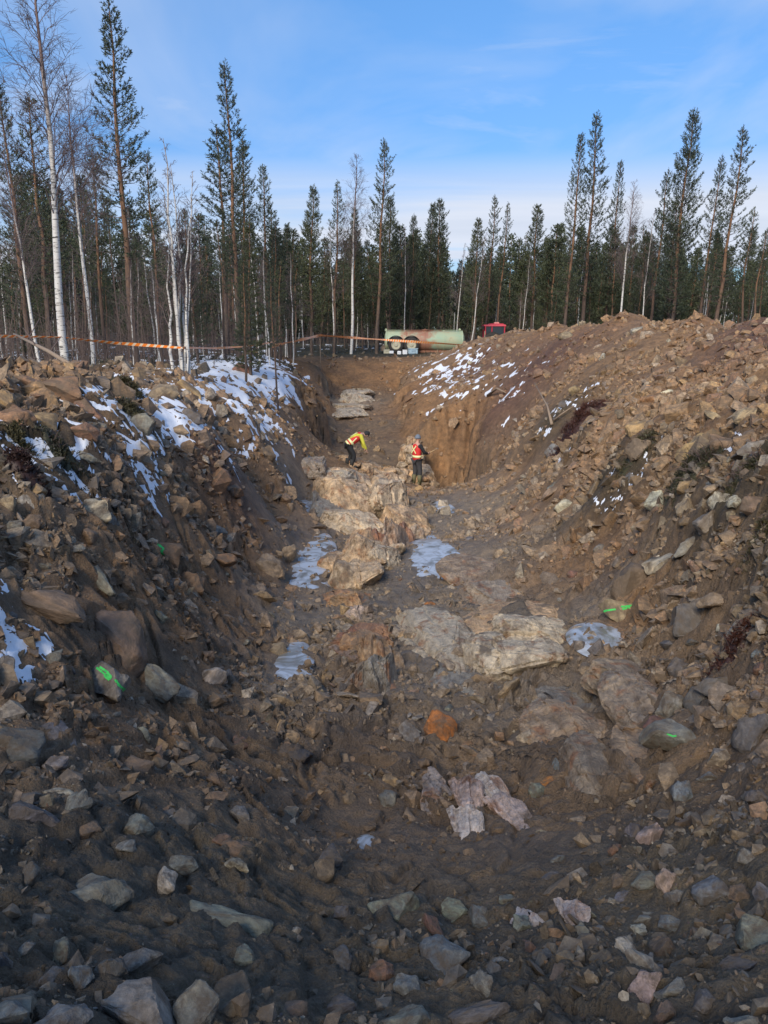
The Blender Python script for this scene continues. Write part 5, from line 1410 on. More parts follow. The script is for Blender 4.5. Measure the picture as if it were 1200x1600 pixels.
for i in range(262):
    px = rng.uniform(-60, 1260)
    left = px < 460
    d = rng.choice((rng.uniform(27, 50), rng.uniform(40, 75), rng.uniform(60, 95))) if left else rng.uniform(66, 105)
    if px > 850: d = rng.uniform(52, 95)
    k = rng.random()
    if left:
        kind = 'thinbirch' if k < .34 else ('thinpine' if k < .62 else 'pine' if k < .72 else 'farpine' if d > 45 else 'densepine')
        if kind == 'thinbirch': d = min(d, 24 + rng.random() * 35)
    else:
        kind = 'thinbirch' if k < .13 else ('thinpine' if k < .3 else 'farpine' if k < .85 else 'densepine')
    top = rng.uniform(320, 430) if left else rng.uniform(352, 440)
    if px < 200: top = rng.uniform(270, 430)
    if kind == 'thinbirch': top += 30
    v = unproj(px, top, d)
    # keep clear of the tanker clearing
    if d < 64 and 480 < px < 840: continue
    sn_ = side_name(px); dn = next(n_ for lim, n_ in DN if d < lim)
    kn = {'thinbirch': 'thin bare birch', 'thinpine': 'thin pine', 'pine': 'open crowned pine', 'farpine': 'pine', 'densepine': 'bushy pine'}[kind]
    tree(kind, v.x - .02 * v.z, d, v.z, tree_label(kn, dn, px, sn_, top), 'forest trees %s' % sn_, lean=(rng.gauss(.01, .03), rng.gauss(0, .02)), wide=rng.uniform(.85, 1.3))
    nfill += 1
# unseen pines added behind the viewpoint to shade the near end of the trench
for i in range(46):
    x = rng.uniform(-30, 12); y = rng.uniform(-26, -9)
    tree(rng.choice(('farpine', 'densepine', 'farpine', 'thinpine')), x, y, rng.uniform(10, 13.5), 'added unseen pine behind the viewpoint, shading the near end of the trench', 'added shade pines behind the viewpoint', wide=rng.uniform(1, 1.35))

# far wood: one mass
def wood(n, seed):
    r = np.random.default_rng(seed)
    tV, tQ, cV, cQ, b1, b2 = [], [], [], [], 0, 0
    proto = [make_pine(200 + i, 11, (.04, .10)[i % 2], 1.9, .5, .1, per=3, tsc=2.6, dead=False, wid=.19) for i in range(3)]
    arr = []
    for tm, bm_, cm_ in proto:
        a = []
        for me in (tm, cm_):
            co = np.empty(len(me.vertices) * 3, dtype=np.float32); me.vertices.foreach_get('co', co)
            li = np.empty(len(me.loops), dtype=np.int32); me.loops.foreach_get('vertex_index', li)
            a.append((co.reshape(-1, 3), li.reshape(-1, 4)))
        arr.append(a)
        for me in (tm, bm_, cm_): bpy.data.meshes.remove(me)
    for i in range(n):
        y = r.uniform(95, 190); x = r.uniform(-.62, .62) * y
        h = (9.3 + 3.2 * r.random()) / 11; th = r.random() * 6.28
        c, s = math.cos(th), math.sin(th); M_ = np.array([[c, -s, 0], [s, c, 0], [0, 0, 1]]) * h
        (v1, q1), (v2, q2) = arr[i % 3]
        o_ = np.array([x, y, 0.1])
        tV.append(v1 @ M_.T + o_); tQ.append(q1 + b1); b1 += len(v1)
        cV.append(v2 @ M_.T + o_); cQ.append(q2 + b2); b2 += len(v2)
    return np.concatenate(tV), np.concatenate(tQ), np.concatenate(cV), np.concatenate(cQ)
tV, tQ, cV, cQ = wood(430, 5)
wr = empty('far_wood', (0, 140, 0))
a_ = link('trunks', np_mesh('trunks', tV - [0, 140, 0], tQ), M_pinebark, wr)
b_ = link('crowns', np_mesh('crowns', cV - [0, 140, 0], cQ), M_needle, wr)
tag(wr, 'dark far pine wood closing the view behind the nearer trees', 'forest', kind='stuff')
a_['kind'] = 'stuff'; b_['kind'] = 'stuff'
print('fill trees', nfill, 'wood quads', len(cQ))

# undergrowth: bare saplings and twigs between the trunks, heath on the forest floor
ug = NP(); r_ = np.random.default_rng(77)
for i in range(1300):
    if r_.random() < .6: px = r_.uniform(-40, 470); d = r_.uniform(19, 60)
    else: px = r_.uniform(470, 1240); d = r_.uniform(62, 95) if px < 850 else r_.uniform(50, 90)
    v = unproj(px, 540, d); x = v.x; z = ground(x, d)
    if x > -6.2 and d < 58: continue
    h = r_.uniform(.8, 3.6); ln = r_.normal(size=2) * .12 * h
    b0 = np.array([x, d, z - .1]); top = b0 + np.array([ln[0], ln[1], h]); mid = (b0 + top) / 2 + r_.normal(size=3) * .05
    ug.tube([b0, mid, top], [.014, .010, .004])
    for j in range(int(4 + h * 3)):
        t = r_.uniform(.2, 1); pp = b0 + (top - b0) * t; dd = r_.normal(size=3); dd[2] = abs(dd[2]) * .8 + .3; dd /= np.linalg.norm(dd)
        e = pp + dd * r_.uniform(.2, .7)
        ug.tube([pp, e], [.006, .002])
tag(link('undergrowth', ug.mesh('undergrowth', M_twig)), 'bare brown brushwood and saplings between the forest trunks', 'undergrowth', kind='stuff')
hp, hdv = [], []
n_ = 26000
px = r_.uniform(-60, 1260, n_); d = np.where(r_.random(n_) < .6, r_.uniform(15, 45, n_), r_.uniform(45, 90, n_))
xs = (px - 600) / F * d * 1.02
hz_ = grid_at(xs, d, ZT)
okh = (grid_at(xs, d, soil_rgb[..., 0]) < .085) & (np.abs(xs) > 2) & ((xs < -3.0) | (d > 58) | (xs > 11))
xs, d, hz_ = xs[okh], d[okh], hz_[okh]
P0 = np.stack([xs, d, hz_ - .03], -1)
D = r_.normal(size=P0.shape) * .45; D[:, 2] = 1; D /= np.linalg.norm(D, axis=1, keepdims=True)
V, Qd = tufts(P0, D, np.full(len(P0), .13), r_, 6, .02, .09)
hm = NP(); hm.add(V, Qd)
tag(link('heath', hm.mesh('heath', M_heath)), 'low dark heather and moss on the forest floor', 'ground cover', kind='stuff')

# ------------------------------------------------------------------ clumps of torn turf and brush
def clump(px, py, wpx, h, label, cat, name, mat, blades=500, twigs=40, seed=0, bl=.10, wd=.012, asp=.6):
    p, n = hit(px, py); d = to_px(p)[2]; rad = wpx * d / F / 2
    r = np.random.default_rng(seed)
    root = empty(name, p)
    nb = MB(); 
    a, b = np.meshgrid(np.linspace(0, 2 * np.pi, 25)[:-1], np.linspace(0, 1, 9))
    rr = b * rad * (1 + .25 * fbm(np.cos(a) * 1.5 + seed, np.sin(a) * 1.5, seed, 2))
    X, Y = rr * np.cos(a), rr * np.sin(a) * asp
    Zm = h * (1 - b ** 2.2) * (1 + .5 * fbm(X / rad * 3, Y / rad * 3, seed + 5, 3)) - .05 * b
    gz = np.array([[ground(p.x + X[i, j], p.y + Y[i, j]) - p.z for j in range(X.shape[1])] for i in range(X.shape[0])])
    Zm = Zm + gz
    ii = np.arange(X.size).reshape(X.shape); jj = np.roll(ii, -1, 1)
    q = np.stack([ii[:-1], ii[1:], jj[1:], jj[:-1]], -1).reshape(-1, 4)
    link('mound', np_mesh('mound', np.stack([X, Y, Zm], -1).reshape(-1, 3), q, True), mat, root)
    k = r.integers(0, X.size, blades)
    B0 = np.stack([X.ravel()[k], Y.ravel()[k], Zm.ravel()[k] - .02], -1) + r.normal(size=(blades, 3)) * [rad * .08, rad * .08, .01]
    D = r.normal(size=B0.shape) * .7; D[:, 2] = np.abs(D[:, 2]) + .5; D /= np.linalg.norm(D, axis=1, keepdims=True)
    V, Qd = tufts(B0, D, np.full(blades, bl), r, 6, wd, bl * .6)
    fo = NP(); fo.add(V, Qd); link('leaves', fo.mesh('leaves', mat), None, root)
    tw = NP()
    for i in range(twigs):
        k = r.integers(0, X.size); b0 = np.array([X.ravel()[k], Y.ravel()[k], Zm.ravel()[k]]); dd = r.normal(size=3); dd[2] = abs(dd[2]) * .6; dd /= np.linalg.norm(dd)
        l = rad * r.uniform(.3, .9); tw.tube([b0, b0 + dd * l * .5 + [0, 0, .02], b0 + dd * l + [0, 0, -.05 * l]], [.006, .005, .002])
    if twigs: link('twigs', tw.mesh('twigs', M_twig), None, root)
    tag(root, label, cat)
M_peat = needle_material('peat', (.030, .012, .010), (.075, .028, .020))
clump(95, 718, 95, .10, 'mossy olive-brown turf clump amid snow at the left edge of the trench', 'turf clump', 'turf_clump', M_heath, 500, 40, 1, .05)
clump(30, 690, 46, .07, 'small mossy turf by the left picture edge above the dark lump', 'turf clump', 'turf_clump', M_heath, 400, 10, 2, .06)
clump(198, 612, 50, .15, 'green heather tuft beside the rusty boulders on the left bank', 'shrub', 'heather_clump', M_heath, 600, 40, 3, .10)
clump(205, 648, 60, .12, 'dark low shrub in the snow under the green heather tuft', 'shrub', 'heather_clump', M_heath, 400, 30, 4, .08)
clump(905, 672, 84, .42, 'dark red-brown peat clump with hanging roots on the right bank', 'peat clump', 'peat_clump', M_peat, 1100, 60, 5, .10, .012)
clump(1000, 700, 70, .12, 'tangle of dead heather roots right of the dark peat clump', 'shrub', 'heather_clump', M_heath, 400, 60, 6, .08)
clump(1100, 722, 90, .08, 'wide mat of green-brown brush on the right bank above the whitish boulders', 'brush', 'brush_pile', M_heath, 700, 90, 7, .06, .007)
clump(1180, 735, 80, .10, 'dark spruce brush at the right edge of the picture, upper clump', 'brush', 'brush_pile', M_heath, 800, 90, 8, .06, .007)
clump(1192, 830, 50, .08, 'dark mossy brush at the right edge beneath the brown upright boulder', 'brush', 'brush_pile', M_heath, 500, 60, 9, .05, .006)
clump(1075, 735, 80, .10, 'low moss on the right bank over the tan tapered boulder', 'turf clump', 'turf_clump', M_heath, 500, 30, 10, .06)
clump(1150, 1010, 80, .08, 'dark root tangle in the right rubble', 'roots', 'root_tangle', M_peat, 300, 60, 11, .06)
clump(40, 742, 70, .18, 'blackened log-like lump of peat at the left edge', 'peat clump', 'peat_clump', M_peat, 500, 20, 12, .05)
# sticks
M_deadwood = plain('dead_wood', (.27, .20, .14), .8, 0, .3, 20)
def stick(pts, r0, label, name='stick', cat='stick'):
    mb = MB(); mb.tube(pts, [r0 * (1 - .7 * i / (len(pts) - 1)) for i in range(len(pts))], 7)
    tag(mb.build(name, M_deadwood, None, True), label, cat)
def onp(px, py, up=.05):
    p, n = hit(px, py); return p + Vector((0, 0, up))
a1, a2 = onp(862, 668, .1), onp(848, 640, .1)
stick([a1, (a1 + a2) / 2 + Vector((0, 0, .25)), a2 + Vector((-.3, 0, .75))], .045, 'leaning reddish stick poking up left of the dark peat clump')
a1, a2 = onp(866, 662, .1), onp(886, 655, .1)
stick([a1, (a1 + a2) / 2 + Vector((0, 0, .1)), a2 + Vector((.2, 0, .3))], .035, 'short yellowish stick crossing the foot of the leaning one')
a1, a2 = onp(762, 622, .1), onp(790, 618, .1)
stick([a1, (a1 + a2) / 2 + Vector((0, 0, .25)), a2 + Vector((0, 0, .02))], .07, 'pale curved root lying on the right shoulder of the trench')
# fallen birch log on the left bank
mb = MB(); A1 = unproj(22, 522, 19); A2 = Vector((*unproj(150, 586, 13.6)[:2], 0)); A2.z = ground(A2.x, A2.y) + .1
mb.tube([A1, A1.lerp(A2, .5) + Vector((0, 0, .05)), A2], [.028, .038, .05], 10)
fl = mb.build('fallen_birch', M_deadwood, None, True)
br2 = MB()
for t, dx, dz in ((.2, .3, .5), (.35, -.3, .4), (.5, .25, .35)):
    q0 = A1.lerp(A2, t); br2.tube([q0, q0 + Vector((dx, .1, dz))], [.018, .006], 5)
br2.build('branch', M_birchtwig, fl, True)
tag(fl, 'thin fallen birch log leaning over the left bank behind the boulders', 'log')

# ------------------------------------------------------------------ barrier tape
def tape_material():
    m, t, b = new_mat('tape')
    uvn = N(t, 'ShaderNodeUVMap'); sp = N(t, 'ShaderNodeSeparateXYZ'); t.links.new(uvn.outputs[0], sp.inputs[0])
    f = math_node(t, 'FRACT', math_node(t, 'ADD', math_node(t, 'MULTIPLY', sp.outputs[0], 5.5), math_node(t, 'MULTIPLY', sp.outputs[1], .35)))
    t.links.new(mixc(t, math_node(t, 'LESS_THAN', f, .42), (.90, .22, .015), (.80, .62, .42)), b.inputs['Base Color'])
    b.inputs['Roughness'].default_value = .4
    return m
M_tape = tape_material()
def tape(pts, label, wd=.08, tw=2.2, sag=.0):
    P_ = [unproj(*p) if len(p) == 3 else Vector(p[:3]) for p in pts]
    seg = []
    for i in range(len(P_) - 1):
        L_ = (P_[i + 1] - P_[i]).length; m = max(4, int(L_ / .12))
        for k in range(m):
            t = k / m; q = P_[i].lerp(P_[i + 1], t); q.z -= sag * L_ * 4 * t * (1 - t) * .05
            seg.append(q)
    seg.append(P_[-1])
    bm = bmesh.new(); uvl = bm.loops.layers.uv.new('UVMap')
    ang = 0; s = 0; vs = []; prev = seg[0]
    rr = random.Random(len(seg))
    for i, q in enumerate(seg):
        s += (q - prev).length; prev = q
        ang += (.12 * tw) * (.6 + .8 * math.sin(i * .013) ** 2)
        t = (seg[min(i + 1, len(seg) - 1)] - seg[max(0, i - 1)]).normalized()
        a = t.cross(Vector((0, 0, 1))).normalized(); b = Vector((0, 0, 1))
        A_ = ang * .5
        o = (b * math.cos(math.sin(A_) * 1.1) + a * math.sin(math.sin(A_) * 1.1)) * wd / 2
        th = t.cross(o).normalized() * .0015
        vs.append((bm.verts.new(q + o + th), bm.verts.new(q - o + th), bm.verts.new(q - o - th), bm.verts.new(q + o - th), s))
    for i in range(len(vs) - 1):
        for k in range(4):
            k2 = (k + 1) % 4
            f = bm.faces.new((vs[i][k], vs[i][k2], vs[i + 1][k2], vs[i + 1][k]))
            vv = (0, 1, 1, 0)
            for lp, (ss, v_) in zip(f.loops, ((vs[i][4], vv[k]), (vs[i][4], vv[k2]), (vs[i + 1][4], vv[k2]), (vs[i + 1][4], vv[k]))): lp[uvl].uv = (ss, v_)
    me = bpy.data.meshes.new('barrier_tape'); bm.to_mesh(me); bm.free()
    tag(link('barrier_tape', me, M_tape), label, 'barrier tape')
tape([(-60, 524, 17.5), (40, 526, 18.8), (90, 527, 19.3), (180, 536, 20.3), (285, 543.5, 21.3)], 'orange and white barrier tape strung across the left trees', .075)
tape([(285, 543.5, 21.3), (340, 544, 25), (390, 541, 29), (430, 534, 34)], 'barrier tape running back from the birch clump to the forest edge', .07)
tape([(425, 541, 36), (500, 524, 50), (600, 531, 56.5), (665, 535, 57.5), (755, 541, 58)], 'far orange barrier tape strung in front of the tanker', .16, 1.0)
# post-like sapling holding the far tape
mb = MB(); q0 = unproj(500, 540, 50.1); q0.z = ground(q0.x, q0.y)
mb.tube([q0 - Vector((0, 0, .3)), q0 + Vector((.02, 0, 1.0)), q0 + Vector((0, 0, 2.0))], [.04, .035, .02], 8)
tag(mb.build('tape_post', M_deadwood, None, True), 'thin wooden stake holding the far barrier tape', 'post')
q0 = unproj(757, 541, 58.05); q0.z = ground(q0.x, q0.y)
mb = MB(); mb.tube([q0 - Vector((0, 0, .3)), q0 + Vector((0, 0, 1.5))], [.04, .03], 8)
tag(mb.build('tape_post', M_deadwood, None, True), 'stake at the right end of the far tape by the heap', 'post')

# ------------------------------------------------------------------ slurry tanker
def tank_material():
    m, t, b = new_mat('tank_paint')
    o = N(t, 'ShaderNodeTexCoord').outputs['Object']
    n1 = noise(t, mapping(t, o, (2.2, 0, 0), (.55, .8, .9)), 1.5, 6, .65, .8)
    n2 = noise(t, mapping(t, o, (0, 0, 0), (3, 3, .8)), 3, 6, .7)
    sp = N(t, 'ShaderNodeSeparateXYZ'); t.links.new(o, sp.inputs[0])
    mid = ramp(t, math_node(t, 'ABSOLUTE', math_node(t, 'DIVIDE', math_node(t, 'ADD', sp.outputs[0], .45), 3.0)), [(0.15, .26), (.62, -0.0)])
    f = ramp(t, math_node(t, 'ADD', math_node(t, 'MULTIPLY', math_node(t, 'ADD', n1, math_node(t, 'MULTIPLY', n2, .35)), .8), mid), [(.60, 0.0), (.76, 1.0)])
    c0 = mixc(t, ramp(t, n1, [(.3, 0.0), (.6, 1.0)]), (.27, .40, .29), (.40, .42, .27))
    c = mixc(t, f, c0, mixc(t, n2, (.24, .105, .06), (.36, .19, .13)))
    c = mixc(t, ramp(t, n2, [(.6, 0.0), (.75, .35)]), c, (.45, .42, .34))
    t.links.new(c, b.inputs['Base Color']); b.inputs['Roughness'].default_value = .55
    return m
M_tank = tank_material()
M_tyre = plain('tyre', (.035, .032, .03), .9, 0, .4, 12)
M_rim = plain('rim', (.42, .40, .30), .6, 0, .3, 8)
M_rust = plain('rusty_steel', (.22, .10, .06), .8, 0, .5, 9)
M_dirtysteel = plain('dirty_steel', (.20, .15, .11), .8, 0, .4, 9)
M_white = plain('white_plastic', (.72, .75, .78), .5, 0, .08, 9)
M_bluew = plain('pale_blue_plastic', (.42, .56, .64), .5, 0, .1, 9)
M_red = plain('red_paint', (.48, .035, .06), .45, 0, .25, 5)
M_glass = plain('dark_glass', (.03, .04, .05), .08)
M_black = plain('black_rubber', (.03, .03, .03), .8)
TD = 61.0
tc_ = unproj(663, 533, TD)
tk = empty('slurry_tanker', (tc_.x, TD, ground(tc_.x, TD)))
cz = tc_.z - tk.location.z            # height of the tank axis
Rt, Lh = .74, 3.02
b1 = MB(); b1.lathe([(-Lh, .02), (-Lh + .02, .40), (-Lh + .07, .60), (-Lh + .15, Rt - .04), (-Lh + .22, Rt), (Lh - .22, Rt), (Lh - .15, Rt - .04), (Lh - .07, .60), (Lh - .02, .40), (Lh, .02)], 'x', (0, 0, cz), 40)
b1.build('tank', M_tank, tk, True)
for x in (-2.86, -1.42, 0.02, 1.46, 2.82):
    m_ = MB(); m_.lathe([(x - .035, Rt - .02), (x - .035, Rt + .045), (x + .035, Rt + .045), (x + .035, Rt - .02)], 'x', (0, 0, cz), 40); m_.build('band', M_tank, tk)
m_ = MB(); m_.lathe([(0, .26), (.08, .26), (.08, .30), (.11, .30), (.15, .22), (.15, .01)], 'z', (.05, 0, cz + Rt - .03), 18); hb = m_.build('hatch', M_rust, tk)
m_ = MB(); m_.tube([(-.05, 0, cz + Rt + .11), (.05, 0, cz + Rt + .17), (.15, 0, cz + Rt + .11)], .015, 6); m_.build('handle', M_rust, hb)
m_ = MB(); m_.tube([(-2.8, -.12, cz + Rt + .06), (2.7, -.12, cz + Rt + .06)], .022, 6); m_.build('top_rail', M_tank, tk)
for x in (-2.9, 2.65):
    m_ = MB(); m_.box((x, 0, cz + Rt + .08), (.16, .16, .16)); m_.tube([(x, 0, cz + Rt + .14), (x, 0, cz + Rt + .2)], .05, 8); m_.build('valve', M_tank, tk)
m_ = MB(); m_.box((.6, -.38, cz - Rt - .02), (4.6, .10, .16)); m_.box((.6, .38, cz - Rt - .02), (4.6, .10, .16))
for x in (-1.4, -.1, 1.2, 2.5): m_.box((x, 0, cz - Rt + .0), (.1, .9, .14))
m_.build('chassis', M_rust, tk)
m_ = MB(); m_.box((3.6, 0, cz - Rt - .02), (1.6, .16, .14)); m_.build('drawbar', M_rust, tk)
def wheel(parent, x, y, rad=.575, wdt=.36):
    t_ = MB(); h_ = wdt / 2
    t_.lathe([(-h_ + .03, rad * .55), (-h_, rad * .72), (-h_ + .04, rad * .93), (-h_ + .10, rad), (h_ - .10, rad), (h_ - .04, rad * .93), (h_, rad * .72), (h_ - .03, rad * .55)], 'y', (x, y, rad - .02), 32, False)
    for k in range(30):
        a = k * 2 * math.pi / 30
        c = Vector((x + math.cos(a) * rad, y, rad - .02 + math.sin(a) * rad))
        t_.box(c, (.03, wdt * .8, .055), Euler((0, -a, 0)))
    ty = t_.build('tyre', M_tyre, parent, False)
    sgn = -1 if y < 0 else 1
    r2 = MB(); r2.lathe([(-h_ * .9, rad * .60), (-h_ * .95, rad * .55), (-h_ * .5, rad * .50), (-h_ * .45, rad * .26), (-h_ * .8, rad * .22), (-h_ * .85, .02)] if sgn < 0 else [(h_ * .85, .02), (h_ * .8, rad * .22), (h_ * .45, rad * .26), (h_ * .5, rad * .50), (h_ * .95, rad * .55), (h_ * .9, rad * .60)], 'y', (x, y, rad - .02), 28, False)
    for k in range(8):
        a = k * math.pi / 4; r2.ball((x + math.cos(a) * rad * .35, y + sgn * h_ * .52, rad - .02 + math.sin(a) * rad * .35), .025, 6, 4)
    r2.build('rim', M_rim, parent)
for x in (-2.16, -1.0):
    for y in (-.86, .86):
        wp = MB(); wp.tube([(x, 0, .555), (x, y, .555)], .06, 8); wo_ = wp.build('wheel', M_dirtysteel, tk)
        wheel(wo_, x, y)
for x in (-2.16, -1.0):
    m_ = MB(); pts = [(x + math.cos(a) * .66, -.86, .555 + math.sin(a) * .66) for a in np.linspace(.15, math.pi - .15, 12)]
    m_.tube(pts, [(.17, .02)] * 12, 8, ref=(0, 1, 0)); m_.build('mudguard', M_black, tk)
m_ = MB(); m_.box((-2.02, -.78, cz - .28), (.34, .10, .12)); m_.build('lamp_box', M_white, tk)
m_ = MB(); m_.tube([(-3.0, 0, cz - .3), (-3.2, 0, cz - .45), (-3.18, 0, .35)], .09, 8); m_.box((-3.15, 0, .25), (.35, .8, .3)); m_.build('outlet', M_dirtysteel, tk)
tag(tk, 'rusty pale green cylindrical slurry tanker trailer on twin wheels at the forest edge', 'tank trailer')

def container(px, py, d, w_, h_, mat, label, lid=True):
    p = unproj(px, py, d); z = ground(p.x, d)
    mb = MB(); x, y = p.x, d
    def bx(s, cz_, taper=1):
        mb.box((0, 0, cz_), s, taper=taper)
    rt = empty('plastic_container', (x, y, z), rng.uniform(-.3, .3))
    mb = MB(); mb.box((0, 0, h_ * .45), (w_, w_ * .7, h_ * .9)); 
    me = mb.mesh('body'); bm = bmesh.new(); bm.from_mesh(me); bmesh.ops.bevel(bm, geom=list(bm.edges), offset=w_ * .07, segments=2, affect='EDGES'); bm.to_mesh(me); bm.free()
    link('body', me, mat, rt)
    if lid:
        m2 = MB(); m2.box((0, 0, h_ * .94), (w_ * 1.04, w_ * .74, h_ * .09)); m2.build('lid', mat, rt)
    m3 = MB(); m3.tube([(-w_ * .25, -w_ * .36, h_ * .7), (-w_ * .2, -w_ * .42, h_ * .62), (w_ * .2, -w_ * .42, h_ * .62), (w_ * .25, -w_ * .36, h_ * .7)], w_ * .025, 6); m3.build('handle', mat, rt)
    tag(rt, label, 'container')
container(645, 556, 58.6, .66, .42, M_bluew, 'largest pale blue plastic crate in front of the second tanker wheel')
container(633, 556, 58.8, .34, .34, M_white, 'small white box between the tanker wheels')
container(624, 557, 58.9, .28, .28, M_white, 'small white canister in front of the rear tanker wheel', False)
container(612, 559, 58.6, .30, .22, M_white, 'white canister left of the rear tanker wheel', False)
container(604, 556, 59.0, .42, .34, M_rim, 'dirty beige box at the left end of the tanker')
# ------------------------------------------------------------------ red tractor behind the heap
tp = unproj(771, 527, 63.5)
tr_ = empty('tractor', (tp.x, 63.5, ground(tp.x, 63.5)))
top_z = unproj(771, 507, 63.5).z - tr_.location.z
m_ = MB(); m_.box((0, 0, top_z - .07), (1.75, 1.5, .13), taper=.93); m_.box((.15, 0, top_z + .03), (1.2, 1.1, .08), taper=.85); m_.build('cab_roof', M_red, tr_)
m_ = MB(); m_.box((.2, 0, top_z + .12), (.42, .35, .12), taper=.8); m_.build('beacon', plain('beacon_pink', (.6, .22, .2), .4), tr_)
for x in (-.72, -.22, .75):
    for y in (-.68, .68):
        m_ = MB(); m_.tube([(x, y, 1.0), (x * 1.02, y, top_z - .1)], (.05), 6); m_.build('cab_pillar', M_red, tr_)
m_ = MB(); m_.box((.0, 0, (1.0 + top_z) / 2 - .02), (1.42, 1.3, top_z - 1.1)); m_.build('cab_glass', M_glass, tr_)
m_ = MB(); m_.box((-.93, -.74, top_z - .25), (.06, .2, .28)); m_.tube([(-.75, -.7, top_z - .12), (-.93, -.74, top_z - .14)], .015, 5); m_.build('mirror', M_black, tr_)
m_ = MB(); m_.box((.0, 0, .8), (1.6, 1.0, .5)); m_.box((1.6, 0, .95), (1.7, .75, .7), taper=.9); m_.build('body', M_red, tr_)
m_ = MB(); m_.tube([(1.5, -.3, 1.2), (1.5, -.3, 1.75)], .04, 8); m_.build('exhaust', M_black, tr_)
for x, rad in ((-.2, .75), (2.0, .5)):
    for y in (-.9, .9):
        ax_ = MB(); ax_.tube([(x, 0, rad), (x, y, rad)], .07, 8); wp = ax_.build('wheel', M_dirtysteel, tr_); wheel(wp, x, y, rad, .4)
tag(tr_, 'dark red tractor cab with pink beacon showing behind the left end of the heap', 'tractor')

# ------------------------------------------------------------------ people
def skin(name, joints, bones, mat, parent, lv=2):
    names = list(joints); me = bpy.data.meshes.new(name)
    me.from_pydata([joints[k][0] for k in names], [(names.index(a), names.index(b)) for a, b in bones], [])
    o = bpy.data.objects.new(name, me); COL.objects.link(o); o.parent = parent
    md = o.modifiers.new('skin', 'SKIN'); md.use_smooth_shade = True
    sv_ = me.skin_vertices[0].data if me.skin_vertices else None
    if sv_ is None:
        bm = bmesh.new(); bm.from_mesh(me); bm.verts.layers.skin.verify(); bm.to_mesh(me); bm.free(); sv_ = me.skin_vertices[0].data
    for i, k in enumerate(names):
        r = joints[k][1]; sv_[i].radius = r if isinstance(r, tuple) else (r, r)
        sv_[i].use_root = (i == 0)
    s2 = o.modifiers.new('sub', 'SUBSURF'); s2.levels = lv; s2.render_levels = lv
    me.materials.append(mat)
    return o
def chain(*ks): return [(ks[i], ks[i + 1]) for i in range(len(ks) - 1)]
M_skin = plain('skin', (.52, .30, .22), .55)
M_vest = plain('red_vest', (.60, .030, .030), .7, 0, .2, 10)
M_refl = plain('reflective_yellow', (.80, .82, .42), .4)
M_jblack = plain('black_jacket', (.018, .020, .024), .85, 0, .3, 12)
M_jyel = plain('yellow_jacket', (.58, .56, .06), .75, 0, .2, 12)
M_trous = plain('dark_trousers', (.045, .045, .05), .9, 0, .3, 10)
M_boot = plain('olive_boots', (.12, .11, .055), .7)
M_beanie = plain('grey_beanie', (.16, .19, .24), .9, 0, .3, 30)
M_hair = plain('dark_hair', (.03, .022, .018), .7)
def hand_mesh(wrist, direction, side, parent, mat):
    """palm and five bent fingers"""
    w_ = Vector(wrist); d_ = Vector(direction).normalized(); s_ = Vector(side).normalized(); n_ = d_.cross(s_)
    mb = MB(); mb.tube([w_, w_ + d_ * .04, w_ + d_ * .09], [(.018, .028), (.018, .040), (.015, .040)], 8, ref=n_)
    for i, (ofs, ln) in enumerate(((-.030, .072), (-.010, .082), (.010, .078), (.029, .062))):
        b = w_ + d_ * .085 + s_ * ofs
        mb.tube([b, b + d_ * ln * .45 - n_ * .004, b + d_ * ln * .75 - n_ * .025, b + d_ * ln * .8 - n_ * .045], [.009, .009, .008, .006], 6)
    b = w_ + d_ * .03 - s_ * .03
    mb.tube([b, b + d_ * .03 - s_ * .028 - n_ * .01, b + d_ * .055 - s_ * .03 - n_ * .028], [.011, .010, .007], 6)
    return mb.build('hand', mat, parent, True)
def head_parts(root, c, fwd, up, hair_mat=None):
    """face details on the head ball at c"""
    c, fwd, up = Vector(c), Vector(fwd).normalized(), Vector(up).normalized(); rt = fwd.cross(up)
    m_ = MB(); m_.tube([c + fwd * .092 + up * .02, c + fwd * .115 - up * .012, c + fwd * .095 - up * .02], [.008, .014, .01], 6); m_.build('nose', M_skin, root, True)
    for s_ in (-1, 1):
        m_ = MB(); m_.ball(c + fwd * .088 + rt * .032 * s_ + up * .018, .009, 6, 5); m_.build('eye', M_black, root)
        m_ = MB(); m_.ball(c + rt * .080 * s_ - up * .0 - fwd * .005, (.012, .018, .03), 8, 6); m_.build('ear', M_skin, root)
    m_ = MB(); m_.tube([c + fwd * .086 - up * .05 - rt * .02, c + fwd * .093 - up * .05, c + fwd * .086 - up * .05 + rt * .02], [.004, .005, .004], 5); m_.build('mouth', plain('lips', (.4, .15, .13), .5), root)

def strip(pts, normal_out, wd, mat, parent, name):
    """flat strip following pts, facing out"""
    mb = MB(); mb.tube(pts, [(.006, wd / 2)] * len(pts), 6, ref=normal_out); return mb.build(name, mat, parent)

